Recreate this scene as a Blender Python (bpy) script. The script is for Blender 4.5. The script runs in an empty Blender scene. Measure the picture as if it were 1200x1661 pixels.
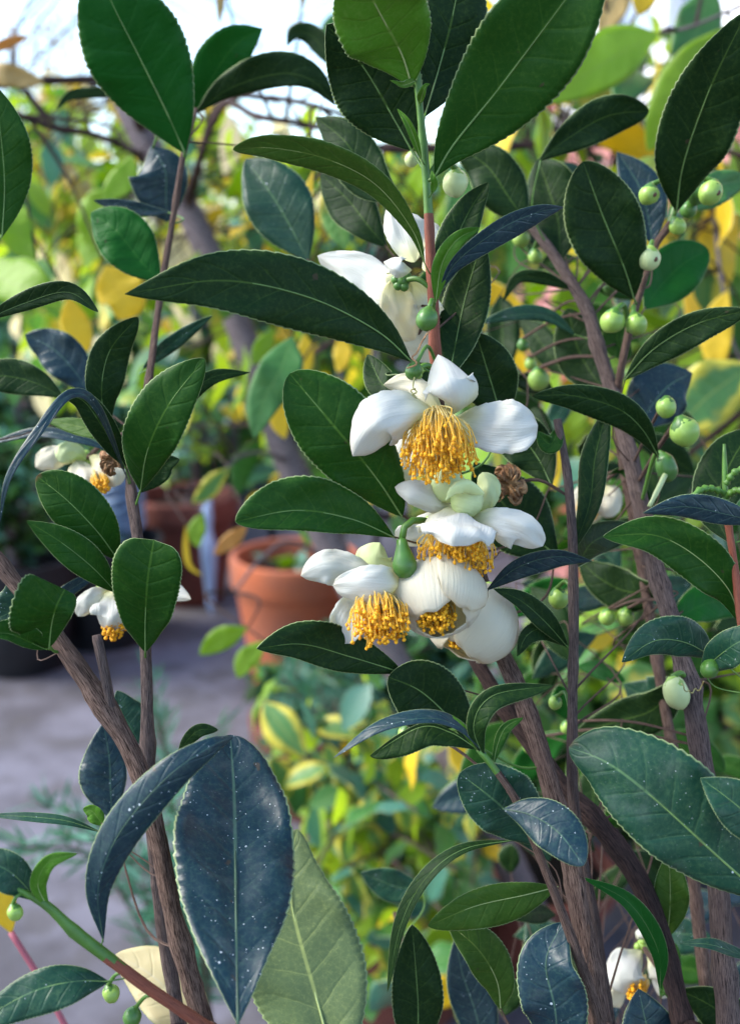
import bpy, math, random
import numpy as np
from mathutils import Vector, Matrix, noise as mnoise

# ------------------------------------------------------------------ camera, sky, sun, exposure
scene = bpy.context.scene
COL = scene.collection
CAM_Z, PITCH, HALF = 0.95, math.radians(14.0), math.radians(26.0)
cam_data = bpy.data.cameras.new("camera")
cam = bpy.data.objects.new("camera", cam_data)
COL.objects.link(cam)
cam.location = (0, 0, CAM_Z)
cam.rotation_euler = (math.pi / 2 - PITCH, 0, 0)
cam_data.sensor_fit = 'VERTICAL'
cam_data.sensor_height = 36.0
cam_data.lens = 18.0 / math.tan(HALF)
cam_data.clip_start = 0.01
cam_data.clip_end = 500
cam_data.dof.use_dof = True
cam_data.dof.focus_distance = 0.262
cam_data.dof.aperture_fstop = cam_data.lens / 3.0
scene.camera = cam

SUN_EL, SUN_AZ = math.radians(42), math.radians(-88)      # azimuth from +Y, towards -X
world = bpy.data.worlds.new("World")
scene.world = world
world.use_nodes = True
wn = world.node_tree
bg = wn.nodes['Background']
sky = wn.nodes.new('ShaderNodeTexSky')
sky.sky_type = 'NISHITA'
sky.sun_disc = False
sky.sun_elevation = SUN_EL
sky.sun_rotation = SUN_AZ
sky.air_density = 1.0
sky.dust_density = 0.8
sky.ozone_density = 1.6
wn.links.new(sky.outputs[0], bg.inputs[0])
bg.inputs[1].default_value = 0.115
sun_data = bpy.data.lights.new("sun", 'SUN')
sun_data.energy = 1.7
sun_data.angle = math.radians(30)
sun_data.color = (1.0, 0.95, 0.86)
sun = bpy.data.objects.new("sun", sun_data)
COL.objects.link(sun)
sdir = Vector((math.sin(SUN_AZ) * math.cos(SUN_EL), math.cos(SUN_AZ) * math.cos(SUN_EL), math.sin(SUN_EL)))
sun.rotation_euler = sdir.to_track_quat('Z', 'Y').to_euler()
sun.location = sdir * 20
vs = scene.view_settings
vs.view_transform = 'Standard'
vs.look = 'None'
vs.exposure = 2.1
vs.gamma = 1
vs.use_curve_mapping = False
scene.render.engine = 'CYCLES'
cy = scene.cycles
cy.use_denoising = True
cy.max_bounces = 8
cy.transparent_max_bounces = 8
cy.sample_clamp_indirect = 6

# ------------------------------------------------------------------ helpers
CAMV = Vector((0, 0, CAM_Z))
FWD = Vector((0, math.cos(PITCH), -math.sin(PITCH)))
UPV = Vector((0, math.sin(PITCH), math.cos(PITCH)))
RGT = Vector((1, 0, 0))
K = 2 * math.tan(HALF) / 1661.0
def P(x, y, d):
    """photo pixel + distance along the view axis -> world point"""
    return CAMV + FWD * d + RGT * ((x - 600) * K * d) + UPV * (-(y - 830.5) * K * d)
def rnd(a, b): return random.uniform(a, b)

def spline(pts, n):
    """Catmull-Rom, n+1 samples evenly spread over the length"""
    pts = [Vector(p) for p in pts]
    if len(pts) == 2:
        return [pts[0].lerp(pts[1], i / n) for i in range(n + 1)]
    e = [pts[0] * 2 - pts[1]] + pts + [pts[-1] * 2 - pts[-2]]
    fine = []
    for i in range(1, len(e) - 2):
        p0, p1, p2, p3 = e[i - 1:i + 3]
        for k in range(16):
            t = k / 16
            fine.append(0.5 * ((2 * p1) + (p2 - p0) * t + (2 * p0 - 5 * p1 + 4 * p2 - p3) * t * t + (3 * p1 - p0 - 3 * p2 + p3) * t ** 3))
    fine.append(pts[-1].copy())
    acc = [0.0]
    for a, b in zip(fine, fine[1:]): acc.append(acc[-1] + (b - a).length)
    out, j = [], 0
    for i in range(n + 1):
        s = acc[-1] * i / n
        while j < len(acc) - 2 and acc[j + 1] < s: j += 1
        t = (s - acc[j]) / max(1e-9, acc[j + 1] - acc[j])
        out.append(fine[j].lerp(fine[j + 1], min(1, max(0, t))))
    return out

class MB:
    """collects verts, faces, uvs, material indices for ONE mesh object"""
    def __init__(s): s.v, s.f, s.uv, s.m = [], [], [], []
    def face(s, idx, uv=None, m=0):
        s.f.append(idx); s.uv.append(uv or [(0, 0)] * len(idx)); s.m.append(m)
    def mesh(s, name, mats, origin=Vector((0, 0, 0)), smooth=True):
        me = bpy.data.meshes.new(name)
        me.from_pydata([tuple(Vector(p) - origin) for p in s.v], [], s.f)
        me.polygons.foreach_set('material_index', s.m)
        me.polygons.foreach_set('use_smooth', [smooth] * len(s.f))
        uvl = me.uv_layers.new(name='UVMap')
        uvl.data.foreach_set('uv', np.array([c for f in s.uv for c in f], dtype=np.float32).ravel())
        for m in mats: me.materials.append(M[m])
        me.update()
        return me
    def tube(s, pts, radii, seg=8, m=0, cap=True, bump=0.0, seed=0, vscale=1.0):
        n = len(pts); b0 = len(s.v)
        ref = Vector((0.31, 0.77, 0.55)); U = None; run = 0.0; vv = []
        for i, p in enumerate(pts):
            T = (pts[min(i + 1, n - 1)] - pts[max(i - 1, 0)]).normalized()
            if U is None: U = T.cross(ref).normalized()
            U = (U - T * U.dot(T)).normalized(); W = T.cross(U)
            if i: run += (p - pts[i - 1]).length
            vv.append(run * vscale)
            for k in range(seg):
                a = 2 * math.pi * k / seg
                r = radii[i]
                if bump: r *= 1 + bump * mnoise.noise(Vector((math.cos(a) * 1.5 + seed, math.sin(a) * 1.5, run * 60)))
                s.v.append(p + (U * math.cos(a) + W * math.sin(a)) * r)
        for i in range(n - 1):
            for k in range(seg):
                a, b = b0 + i * seg + k, b0 + i * seg + (k + 1) % seg
                u0, u1 = k / seg, (k + 1) / seg
                s.face((a, b, b + seg, a + seg), [(u0, vv[i]), (u1, vv[i]), (u1, vv[i + 1]), (u0, vv[i + 1])], m)
        if cap:
            s.face(tuple(b0 + k for k in range(seg))[::-1], m=m)
            s.face(tuple(b0 + (n - 1) * seg + k for k in range(seg)), m=m)
    def lathe(s, prof, seg=24, m=0, axis=Vector((0, 0, 1)), at=Vector((0, 0, 0)), squash=1.0):
        """prof: list of (radius, height)"""
        q = axis.to_track_quat('Z', 'Y'); b0 = len(s.v)
        for r, h in prof:
            for k in range(seg):
                a = 2 * math.pi * k / seg
                s.v.append(at + q @ Vector((r * math.cos(a), r * math.sin(a) * squash, h)))
        for i in range(len(prof) - 1):
            for k in range(seg):
                a, b = b0 + i * seg + k, b0 + i * seg + (k + 1) % seg
                s.face((a, b, b + seg, a + seg), [(k / seg, i / len(prof)), ((k + 1) / seg, i / len(prof)), ((k + 1) / seg, (i + 1) / len(prof)), (k / seg, (i + 1) / len(prof))], m)
    def box(s, lo, hi, m=0):
        b = len(s.v); (x0, y0, z0), (x1, y1, z1) = lo, hi
        s.v += [Vector(c) for c in ((x0, y0, z0), (x1, y0, z0), (x1, y1, z0), (x0, y1, z0), (x0, y0, z1), (x1, y0, z1), (x1, y1, z1), (x0, y1, z1))]
        for f in ((3, 2, 1, 0), (4, 5, 6, 7), (0, 1, 5, 4), (1, 2, 6, 5), (2, 3, 7, 6), (3, 0, 4, 7)): s.face(tuple(b + i for i in f), m=m)
    def ball(s, c, r, seg=8, rings=5, m=0, axis=Vector((0, 0, 1)), stretch=1.0):
        s.lathe([(max(1e-5, r * math.sin(math.pi * i / rings)), -r * stretch * math.cos(math.pi * i / rings)) for i in range(rings + 1)], seg, m, axis, c)

def link(name, me, parent=None, loc=None):
    o = bpy.data.objects.new(name, me); COL.objects.link(o)
    if parent is not None: o.parent = parent
    if loc is not None: o.location = loc
    return o
WORLD = {}                                   # world position of every parent used
def wloc(o): return WORLD.get(o.name, Vector((0, 0, 0)))
def thing(name, label, cat, loc, group=None, kind=None):
    o = bpy.data.objects.new(name, None); COL.objects.link(o)
    o.location = loc; WORLD[o.name] = Vector(loc); o.empty_display_size = 0.02
    o['label'] = label; o['category'] = cat
    if group: o['group'] = group
    if kind: o['kind'] = kind
    return o
def tag(o, label, cat, group=None, kind=None):
    o['label'] = label; o['category'] = cat
    if group: o['group'] = group
    if kind: o['kind'] = kind
    return o
def part(name, mb, mats, parent, origin, smooth=True):
    """links a builder as one mesh object under parent with its origin at world point `origin`"""
    origin = Vector(origin)
    o = link(name, mb.mesh(name, mats, origin, smooth), parent, origin - wloc(parent))
    WORLD[o.name] = origin
    return o

# ------------------------------------------------------------------ materials
M = {}
class NT:
    def __init__(s, name):
        m = bpy.data.materials.new(name); m.use_nodes = True
        s.m = m; s.t = m.node_tree; s.t.nodes.clear(); M[name] = m
        s.out = s.n('ShaderNodeOutputMaterial')
    def n(s, kind, **kw):
        x = s.t.nodes.new(kind)
        for k, v in kw.items(): setattr(x, k, v)
        return x
    def l(s, a, b): s.t.links.new(a, b)
    def val(s, x):
        return x
    def math(s, op, a, b=None, c=None, clamp=False):
        x = s.n('ShaderNodeMath', operation=op, use_clamp=clamp)
        for i, q in enumerate((a, b, c)):
            if q is None: continue
            if isinstance(q, (int, float)): x.inputs[i].default_value = q
            else: s.l(q, x.inputs[i])
        return x.outputs[0]
    def mix(s, f, a, b, blend='MIX'):
        x = s.n('ShaderNodeMix', data_type='RGBA', blend_type=blend)
        for i, q in ((0, f), (6, a), (7, b)):
            if isinstance(q, (int, float)): x.inputs[i].default_value = q
            elif isinstance(q, tuple): x.inputs[i].default_value = (*q[:3], 1)
            else: s.l(q, x.inputs[i])
        return x.outputs[2]
    def ramp(s, f, a, b):
        x = s.n('ShaderNodeMapRange', interpolation_type='SMOOTHSTEP')
        s.l(f, x.inputs[0]); x.inputs[1].default_value = a; x.inputs[2].default_value = b
        return x.outputs[0]
    def noise(s, vec, scale, detail=3, rough=0.55):
        x = s.n('ShaderNodeTexNoise'); s.l(vec, x.inputs['Vector'])
        x.inputs['Scale'].default_value = scale; x.inputs['Detail'].default_value = detail; x.inputs['Roughness'].default_value = rough
        return x.outputs['Fac']
    def bsdf(s, col, rough=0.5, spec=0.5, **kw):
        b = s.n('ShaderNodeBsdfPrincipled')
        if isinstance(col, tuple): b.inputs['Base Color'].default_value = (*col[:3], 1)
        else: s.l(col, b.inputs['Base Color'])
        if isinstance(rough, (int, float)): b.inputs['Roughness'].default_value = rough
        else: s.l(rough, b.inputs['Roughness'])
        b.inputs['Specular IOR Level'].default_value = spec
        for k, v in kw.items(): b.inputs[k].default_value = v
        return b
    def bump(s, h, strength, dist, b):
        x = s.n('ShaderNodeBump'); x.inputs['Strength'].default_value = strength; x.inputs['Distance'].default_value = dist
        s.l(h, x.inputs['Height']); s.l(x.outputs[0], b.inputs['Normal'])
    def surf(s, sh): s.l(sh, s.out.inputs['Surface'])

def leaf_material(name, col, vein, rough=0.4, transl=0.2, tcol=None, dust=0.0, veins=8, spec=0.5, blotch=None, margin=None, veinmix=0.2, coat=0.0):
    t = NT(name)
    tc = t.n('ShaderNodeTexCoord'); sep = t.n('ShaderNodeSeparateXYZ'); t.l(tc.outputs['UV'], sep.inputs[0])
    u, v = sep.outputs[0], sep.outputs[1]
    s = t.math('MULTIPLY', t.math('ABSOLUTE', t.math('SUBTRACT', v, 0.5)), 2.0)
    info = t.n('ShaderNodeObjectInfo')
    nz = t.noise(tc.outputs['Object'], 55, 4)
    nf = t.noise(tc.outputs['Object'], 900, 3, 0.7)
    ph = t.math('FRACT', t.math('ADD', t.math('MULTIPLY', t.math('SUBTRACT', u, t.math('MULTIPLY', s, 0.15)), float(veins)), t.math('MULTIPLY', nz, 0.5)))
    dv = t.math('ABSOLUTE', t.math('SUBTRACT', ph, 0.5))
    line = t.math('MULTIPLY', t.ramp(dv, 0.05, 0.0), t.ramp(s, 0.9, 0.2))
    mid = t.ramp(s, 0.045, 0.012)
    c = t.mix(t.math('MULTIPLY', t.ramp(nz, 0.3, 0.7), 0.55), col, tuple(x * 0.72 for x in col))
    c = t.mix(t.math('MULTIPLY', info.outputs['Random'], 0.35), c, tuple(min(1, x * 1.45) for x in col))
    c = t.mix(t.math('MULTIPLY', t.ramp(nf, 0.45, 0.8), 0.25), c, vein)
    ve = t.n('ShaderNodeTexVoronoi', feature='DISTANCE_TO_EDGE'); t.l(tc.outputs['Object'], ve.inputs['Vector']); ve.inputs['Scale'].default_value = 520
    net = t.ramp(ve.outputs['Distance'], 0.10, 0.0)
    c = t.mix(t.math('MULTIPLY', net, 0.07), c, vein)
    if blotch:
        nb = t.noise(tc.outputs['Object'], 38, 3)
        c = t.mix(t.ramp(nb, 0.47, 0.6), c, blotch)
    if margin:
        nb = t.noise(tc.outputs['Object'], 70, 2)
        c = t.mix(t.ramp(t.math('ADD', s, t.math('MULTIPLY', nb, 0.9)), 0.85, 1.15), c, margin)
    c = t.mix(t.math('MULTIPLY', line, veinmix), c, vein)
    c = t.mix(t.math('MULTIPLY', t.ramp(s, 0.955, 0.99), 0.75), c, (0.30, 0.38, 0.17))
    nsp = t.noise(tc.outputs['Object'], 210, 2, 0.5)
    rim = t.ramp(t.math('ADD', t.math('MAXIMUM', t.math('MULTIPLY', u, 1.0), t.math('MULTIPLY', s, 0.96)), t.math('MULTIPLY', t.math('SUBTRACT', nz, 0.5), 0.5)), 1.03, 1.08)
    c = t.mix(t.math('MULTIPLY', rim, 0.85), c, (0.10, 0.055, 0.025))
    c = t.mix(t.math('MULTIPLY', t.ramp(nsp, 0.735, 0.765), 0.75), c, (0.05, 0.035, 0.02))
    c = t.mix(t.math('MULTIPLY', mid, 0.6), c, vein)
    r = t.math('ADD', t.math('MULTIPLY', nz, 0.2), rough - 0.1)
    if dust > 0:
        vo = t.n('ShaderNodeTexVoronoi'); t.l(tc.outputs['Object'], vo.inputs['Vector']); vo.inputs['Scale'].default_value = 420
        sepc = t.n('ShaderNodeSeparateColor'); t.l(vo.outputs['Color'], sepc.inputs[0])
        rad = t.math('MULTIPLY', t.math('MULTIPLY', t.ramp(sepc.outputs[0], 0.82 - 0.2 * dust, 1.0), t.math('ADD', nf, 0.4)), 0.14)
        spot = t.math('LESS_THAN', vo.outputs['Distance'], rad)
        vo2 = t.n('ShaderNodeTexVoronoi'); t.l(tc.outputs['Object'], vo2.inputs['Vector']); vo2.inputs['Scale'].default_value = 1500
        sepd = t.n('ShaderNodeSeparateColor'); t.l(vo2.outputs['Color'], sepd.inputs[0])
        spot2 = t.math('MULTIPLY', t.math('LESS_THAN', vo2.outputs['Distance'], 0.22), t.math('GREATER_THAN', sepd.outputs[1], 0.93 - 0.05 * dust))
        spot = t.math('MAXIMUM', spot, t.math('MULTIPLY', spot2, 0.8))
        msk = t.math('MAXIMUM', t.ramp(t.noise(tc.outputs['Object'], 75, 3, 0.6), 0.47, 0.62), t.ramp(s, 0.22, 0.02))
        spot = t.math('MULTIPLY', spot, t.math('ADD', t.math('MULTIPLY', msk, 0.92), 0.08), clamp=True)
        c = t.mix(t.math('MULTIPLY', spot, 0.85), c, (0.66, 0.72, 0.74))
        film = t.ramp(t.noise(tc.outputs['Object'], 120, 4, 0.7), 0.5, 0.75)
        c = t.mix(t.math('MULTIPLY', film, 0.04 * dust), c, (0.5, 0.52, 0.5))
        r = t.math('ADD', r, t.math('MULTIPLY', spot, 0.3))
    b = t.bsdf(c, r, spec)
    if coat: b.inputs['Coat Weight'].default_value = coat; b.inputs['Coat Roughness'].default_value = 0.28
    hgt = t.math('ADD', t.math('SUBTRACT', t.math('MULTIPLY', nf, 0.16), t.math('MULTIPLY', net, 0.05)), t.math('MULTIPLY', t.ramp(dv, 0.0, 0.14), t.math('MULTIPLY', t.ramp(s, 1.0, 0.6), 0.6)))
    t.bump(hgt, 0.4, 0.0004, b)
    tr = t.n('ShaderNodeBsdfTranslucent')
    tcx = t.mix(0.75, c, tcol or tuple(min(1, x * 2.2) for x in col))
    t.l(tcx, tr.inputs[0])
    mx = t.n('ShaderNodeMixShader'); mx.inputs[0].default_value = transl
    t.l(b.outputs[0], mx.inputs[1]); t.l(tr.outputs[0], mx.inputs[2]); t.surf(mx.outputs[0])

YG = (0.34, 0.42, 0.10)
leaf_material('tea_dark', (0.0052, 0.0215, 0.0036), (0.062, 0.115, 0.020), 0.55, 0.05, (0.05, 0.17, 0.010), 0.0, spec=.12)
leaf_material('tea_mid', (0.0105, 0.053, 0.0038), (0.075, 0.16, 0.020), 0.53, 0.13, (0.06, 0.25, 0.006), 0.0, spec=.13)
leaf_material('tea_bright', (0.008, 0.090, 0.009), (0.035, 0.15, 0.02), 0.52, 0.26, (0.02, 0.29, 0.012), spec=.14)
leaf_material('tea_young', (0.072, 0.200, 0.012), (0.24, 0.36, 0.08), 0.50, 0.30, (0.18, 0.44, 0.02), spec=.2)
leaf_material('tea_blue', (0.0038, 0.021, 0.031), (0.070, 0.14, 0.09), 0.40, 0.04, (0.02, 0.12, 0.05), 1.0, coat=0.0, veinmix=0.10, spec=.32)  # sky reflection put into the base colour as blue; the leaf itself is green
leaf_material('tea_teal', (0.0065, 0.042, 0.022), (0.09, 0.18, 0.07), 0.44, 0.08, (0.04, 0.17, 0.03), 1.4, spec=.26)
leaf_material('tea_olive', (0.036, 0.088, 0.008), (0.16, 0.23, 0.04), 0.55, 0.20, (0.10, 0.26, 0.015), spec=.18)
leaf_material('tea_under', (0.042, 0.088, 0.018), (0.21, 0.28, 0.08), 0.58, 0.15, (0.09, 0.21, 0.025), spec=.18)
leaf_material('tea_pale', (0.090, 0.135, 0.052), (0.36, 0.42, 0.13), 0.55, 0.10, (0.11, 0.20, 0.05), veinmix=0.22, spec=.3)
leaf_material('leaf_lime', (0.200, 0.350, 0.012), (0.22, 0.30, 0.05), 0.5, 0.5, (0.50, 0.68, 0.02), veinmix=0.25)
leaf_material('leaf_green', (0.045, 0.160, 0.030), (0.16, 0.30, 0.07), 0.45, 0.30, (0.16, 0.42, 0.04))
leaf_material('leaf_yellow', (0.68, 0.50, 0.02), (0.56, 0.42, 0.04), 0.5, 0.5, (0.90, 0.70, 0.04))
leaf_material('leaf_orange', (0.50, 0.24, 0.05), (0.40, 0.25, 0.08), 0.55, 0.35, (0.75, 0.40, 0.08))
leaf_material('leaf_variegated', (0.06, 0.19, 0.045), (0.35, 0.40, 0.08), 0.5, 0.30, (0.30, 0.50, 0.05), margin=(0.58, 0.50, 0.05))
leaf_material('leaf_blotched', (0.09, 0.24, 0.04), (0.30, 0.34, 0.10), 0.5, 0.30, (0.30, 0.46, 0.05), blotch=(0.58, 0.46, 0.06))
leaf_material('leaf_teal', (0.045, 0.16, 0.11), (0.16, 0.30, 0.20), 0.4, 0.2, (0.10, 0.34, 0.12))
leaf_material('leaf_cream', (0.66, 0.58, 0.34), (0.70, 0.66, 0.5), 0.55, 0.5, (0.9, 0.78, 0.42))
leaf_material('leaf_tan', (0.42, 0.30, 0.10), (0.45, 0.36, 0.18), 0.55, 0.35, (0.7, 0.45, 0.12))

def plain(name, col, rough=0.5, spec=0.5, var=0.25, nscale=60, bump=0.3, bdist=0.001, transl=0.0, tcol=None, col2=None):
    t = NT(name); tc = t.n('ShaderNodeTexCoord')
    nz = t.noise(tc.outputs['Object'], nscale, 4, 0.6)
    c = t.mix(t.ramp(nz, 0.3, 0.7), col, col2 or tuple(x * (1 - var) for x in col))
    b = t.bsdf(c, rough, spec); t.bump(nz, bump, bdist, b)
    if transl:
        tr = t.n('ShaderNodeBsdfTranslucent'); tr.inputs[0].default_value = (*(tcol or col), 1)
        mx = t.n('ShaderNodeMixShader'); mx.inputs[0].default_value = transl
        t.l(b.outputs[0], mx.inputs[1]); t.l(tr.outputs[0], mx.inputs[2]); t.surf(mx.outputs[0])
    else: t.surf(b.outputs[0])
plain('leaf_margin', (0.36, 0.46, 0.20), 0.5, var=0.3, nscale=300)
plain('midrib', (0.15, 0.26, 0.07), 0.5, var=0.3, nscale=200)
plain('midrib_dark', (0.045, 0.10, 0.055), 0.5, var=0.3, nscale=200)
plain('midrib_pale', (0.36, 0.44, 0.16), 0.5, var=0.2, nscale=200)
plain('green_stem', (0.075, 0.185, 0.020), 0.5, var=0.35, nscale=150)
plain('bud_green', (0.30, 0.47, 0.08), 0.38, var=0.3, nscale=90, bump=0.15)
plain('bud_dark', (0.075, 0.20, 0.028), 0.38, var=0.35, nscale=110, bump=0.15)
plain('bud_pale', (0.50, 0.58, 0.26), 0.42, var=0.2, nscale=70, bump=0.1)
plain('bud_scar', (0.16, 0.07, 0.03), 0.7, var=0.5)
plain('dried', (0.15, 0.065, 0.025), 0.85, var=0.65, nscale=260, bump=1.0, bdist=0.002, col2=(0.42, 0.24, 0.11))
plain('anther', (0.95, 0.50, 0.010), 0.65, var=0.3, nscale=400, bump=0.6, bdist=0.0005, transl=.25, tcol=(1, .5, .02))
plain('filament', (0.95, 0.72, 0.14), 0.5, var=0.2, nscale=300, transl=0.6, tcol=(1.0, 0.72, 0.12))
plain('filament_pale', (0.95, 0.86, 0.48), 0.5, var=0.15, nscale=300, transl=0.6, tcol=(1.0, 0.85, 0.4))
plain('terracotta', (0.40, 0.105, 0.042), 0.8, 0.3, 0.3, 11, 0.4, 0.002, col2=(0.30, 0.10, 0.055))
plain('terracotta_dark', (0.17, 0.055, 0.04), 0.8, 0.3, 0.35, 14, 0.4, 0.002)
plain('black_plastic', (0.012, 0.013, 0.016), 0.45, 0.5, 0.3, 20, 0.1)
plain('soil', (0.022, 0.016, 0.012), 0.95, 0.2, 0.6, 90, 1.0, 0.01)
plain('iron', (0.018, 0.019, 0.022), 0.5, 0.5, 0.3, 60)
plain('blue_rubber', (0.16, 0.27, 0.44), 0.45, 0.5, 0.3, 40, 0.2)
plain('teal_paint', (0.06, 0.15, 0.19), 0.5, 0.5, 0.3, 30, 0.2)
plain('pale_blue_glaze', (0.40, 0.54, 0.78), 0.2, 0.6, 0.15, 30, 0.1)
plain('mortar', (0.68, 0.67, 0.68), 0.9, 0.2, 0.2, 40, 0.6, 0.003)
plain('brick_red', (0.36, 0.095, 0.075), 0.85, 0.25, 0.35, 25, 0.6, 0.003)
plain('brick_sunlit_pink', (0.46, 0.20, 0.185), 0.85, 0.25, 0.3, 25, 0.6, 0.003)
plain('white_paint', (0.80, 0.80, 0.82), 0.5, 0.4, 0.06, 10, 0.05)
plain('cable', (0.62, 0.66, 0.72), 0.5)
plain('pink_stem', (0.36, 0.085, 0.115), 0.5, var=0.3, nscale=100)

def petal_material(name, col, base, edge_warm=0.0, transl=0.3):
    t = NT(name); tc = t.n('ShaderNodeTexCoord'); sep = t.n('ShaderNodeSeparateXYZ'); t.l(tc.outputs['UV'], sep.inputs[0])
    u, v = sep.outputs[0], sep.outputs[1]
    nz = t.noise(tc.outputs['Object'], 120, 4)
    # fine veins fanning from the claw to the rim
    cmb = t.n('ShaderNodeCombineXYZ'); t.l(t.math('MULTIPLY', v, 26.0), cmb.inputs[0]); t.l(t.math('MULTIPLY', u, 2.5), cmb.inputs[1])
    vn = t.noise(cmb.outputs[0], 1.0, 3, 0.6)
    c = t.mix(t.ramp(u, 0.45, 0.05), col, base)
    c = t.mix(t.math('MULTIPLY', t.ramp(nz, 0.45, 0.75), 0.16), c, (0.78, 0.72, 0.52))
    if edge_warm:
        c = t.mix(t.math('MULTIPLY', t.math('MULTIPLY', t.ramp(u, 0.86, 1.0), t.ramp(nz, 0.4, 0.6)), edge_warm), c, (0.62, 0.46, 0.26))
    b = t.bsdf(c, 0.5, 0.35)
    b.inputs['Sheen Weight'].default_value = 0.08
    t.bump(t.math('ADD', vn, t.math('MULTIPLY', nz, 0.8)), 0.55, 0.0007, b)
    tr = t.n('ShaderNodeBsdfTranslucent'); t.l(t.mix(0.5, c, base), tr.inputs[0])
    mx = t.n('ShaderNodeMixShader'); mx.inputs[0].default_value = transl
    t.l(b.outputs[0], mx.inputs[1]); t.l(tr.outputs[0], mx.inputs[2]); t.surf(mx.outputs[0])
petal_material('petal', (0.74, 0.74, 0.70), (0.70, 0.70, 0.40), 0.25, .42)
petal_material('petal_cream', (0.80, 0.755, 0.62), (0.70, 0.68, 0.36), 0.5, .45)
petal_material('petal_green', (0.62, 0.70, 0.36), (0.50, 0.62, 0.20), 0.2)

def bark_material(name, c1, c2, c3, streak=1.0, rough=0.85):
    t = NT(name); tc = t.n('ShaderNodeTexCoord'); sep = t.n('ShaderNodeSeparateXYZ'); t.l(tc.outputs['UV'], sep.inputs[0])
    ang = t.math('MULTIPLY', sep.outputs[0], 2 * math.pi)
    cmb = t.n('ShaderNodeCombineXYZ')
    t.l(t.math('MULTIPLY', t.math('COSINE', ang), 4.5), cmb.inputs[0]); t.l(t.math('MULTIPLY', t.math('SINE', ang), 4.5), cmb.inputs[1]); t.l(t.math('MULTIPLY', sep.outputs[1], 130.0), cmb.inputs[2])
    st = t.noise(cmb.outputs[0], 2.4, 6, 0.72)
    big = t.noise(tc.outputs['Object'], 45, 3)
    c = t.mix(t.ramp(st, 0.40, 0.62), c1, c2)
    c = t.mix(t.math('MULTIPLY', t.ramp(big, 0.45, 0.7), 0.6), c, c3)
    c = t.mix(t.ramp(st, 0.43, 0.35), c, tuple(x * 0.2 for x in c1))
    b = t.bsdf(c, rough, 0.25)
    t.bump(t.math('ADD', st, t.math('MULTIPLY', big, 0.3)), 1.0 * streak, 0.0026, b)
    t.surf(b.outputs[0])
bark_material('bark', (0.070, 0.036, 0.026), (0.36, 0.235, 0.18), (0.17, 0.105, 0.085))
bark_material('bark_grey', (0.075, 0.052, 0.050), (0.30, 0.215, 0.185), (0.16, 0.105, 0.090))
bark_material('bark_dark', (0.035, 0.020, 0.018), (0.115, 0.066, 0.056), (0.06, 0.036, 0.032))
bark_material('bark_red', (0.19, 0.050, 0.030), (0.28, 0.085, 0.045), (0.17, 0.060, 0.040), 0.35, 0.55)
bark_material('bark_tree', (0.09, 0.07, 0.075), (0.20, 0.165, 0.17), (0.14, 0.115, 0.125), 0.6)

t = NT('concrete'); tc = t.n('ShaderNodeTexCoord')
n1 = t.noise(tc.outputs['Object'], 3.0, 6, 0.68); n2 = t.noise(tc.outputs['Object'], 35, 4, 0.7); n3 = t.noise(tc.outputs['Object'], 9, 3)
c = t.mix(t.ramp(n1, 0.38, 0.62), (0.135, 0.132, 0.165), (0.052, 0.048, 0.056))
c = t.mix(t.math('MULTIPLY', t.ramp(n3, 0.5, 0.62), 0.65), c, (0.055, 0.05, 0.05))  # dark blotches paint in shadow patches under bushes along with real stains
c = t.mix(t.math('MULTIPLY', n2, 0.22), c, (0.20, 0.195, 0.23))
b = t.bsdf(c, 0.8, 0.35); t.bump(n2, 0.5, 0.004, b); t.surf(b.outputs[0])

t = NT('window_glass'); b = t.bsdf((0.30, 0.36, 0.44), 0.08, 0.8); t.surf(b.outputs[0])

# ------------------------------------------------------------------ blades (leaves and petals)
def profile(t, p, a, b):
    return math.sin(math.pi / 2 * t / p) ** a if t < p else max(0.0, math.cos(math.pi / 2 * (t - p) / (1 - p))) ** b

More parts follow.
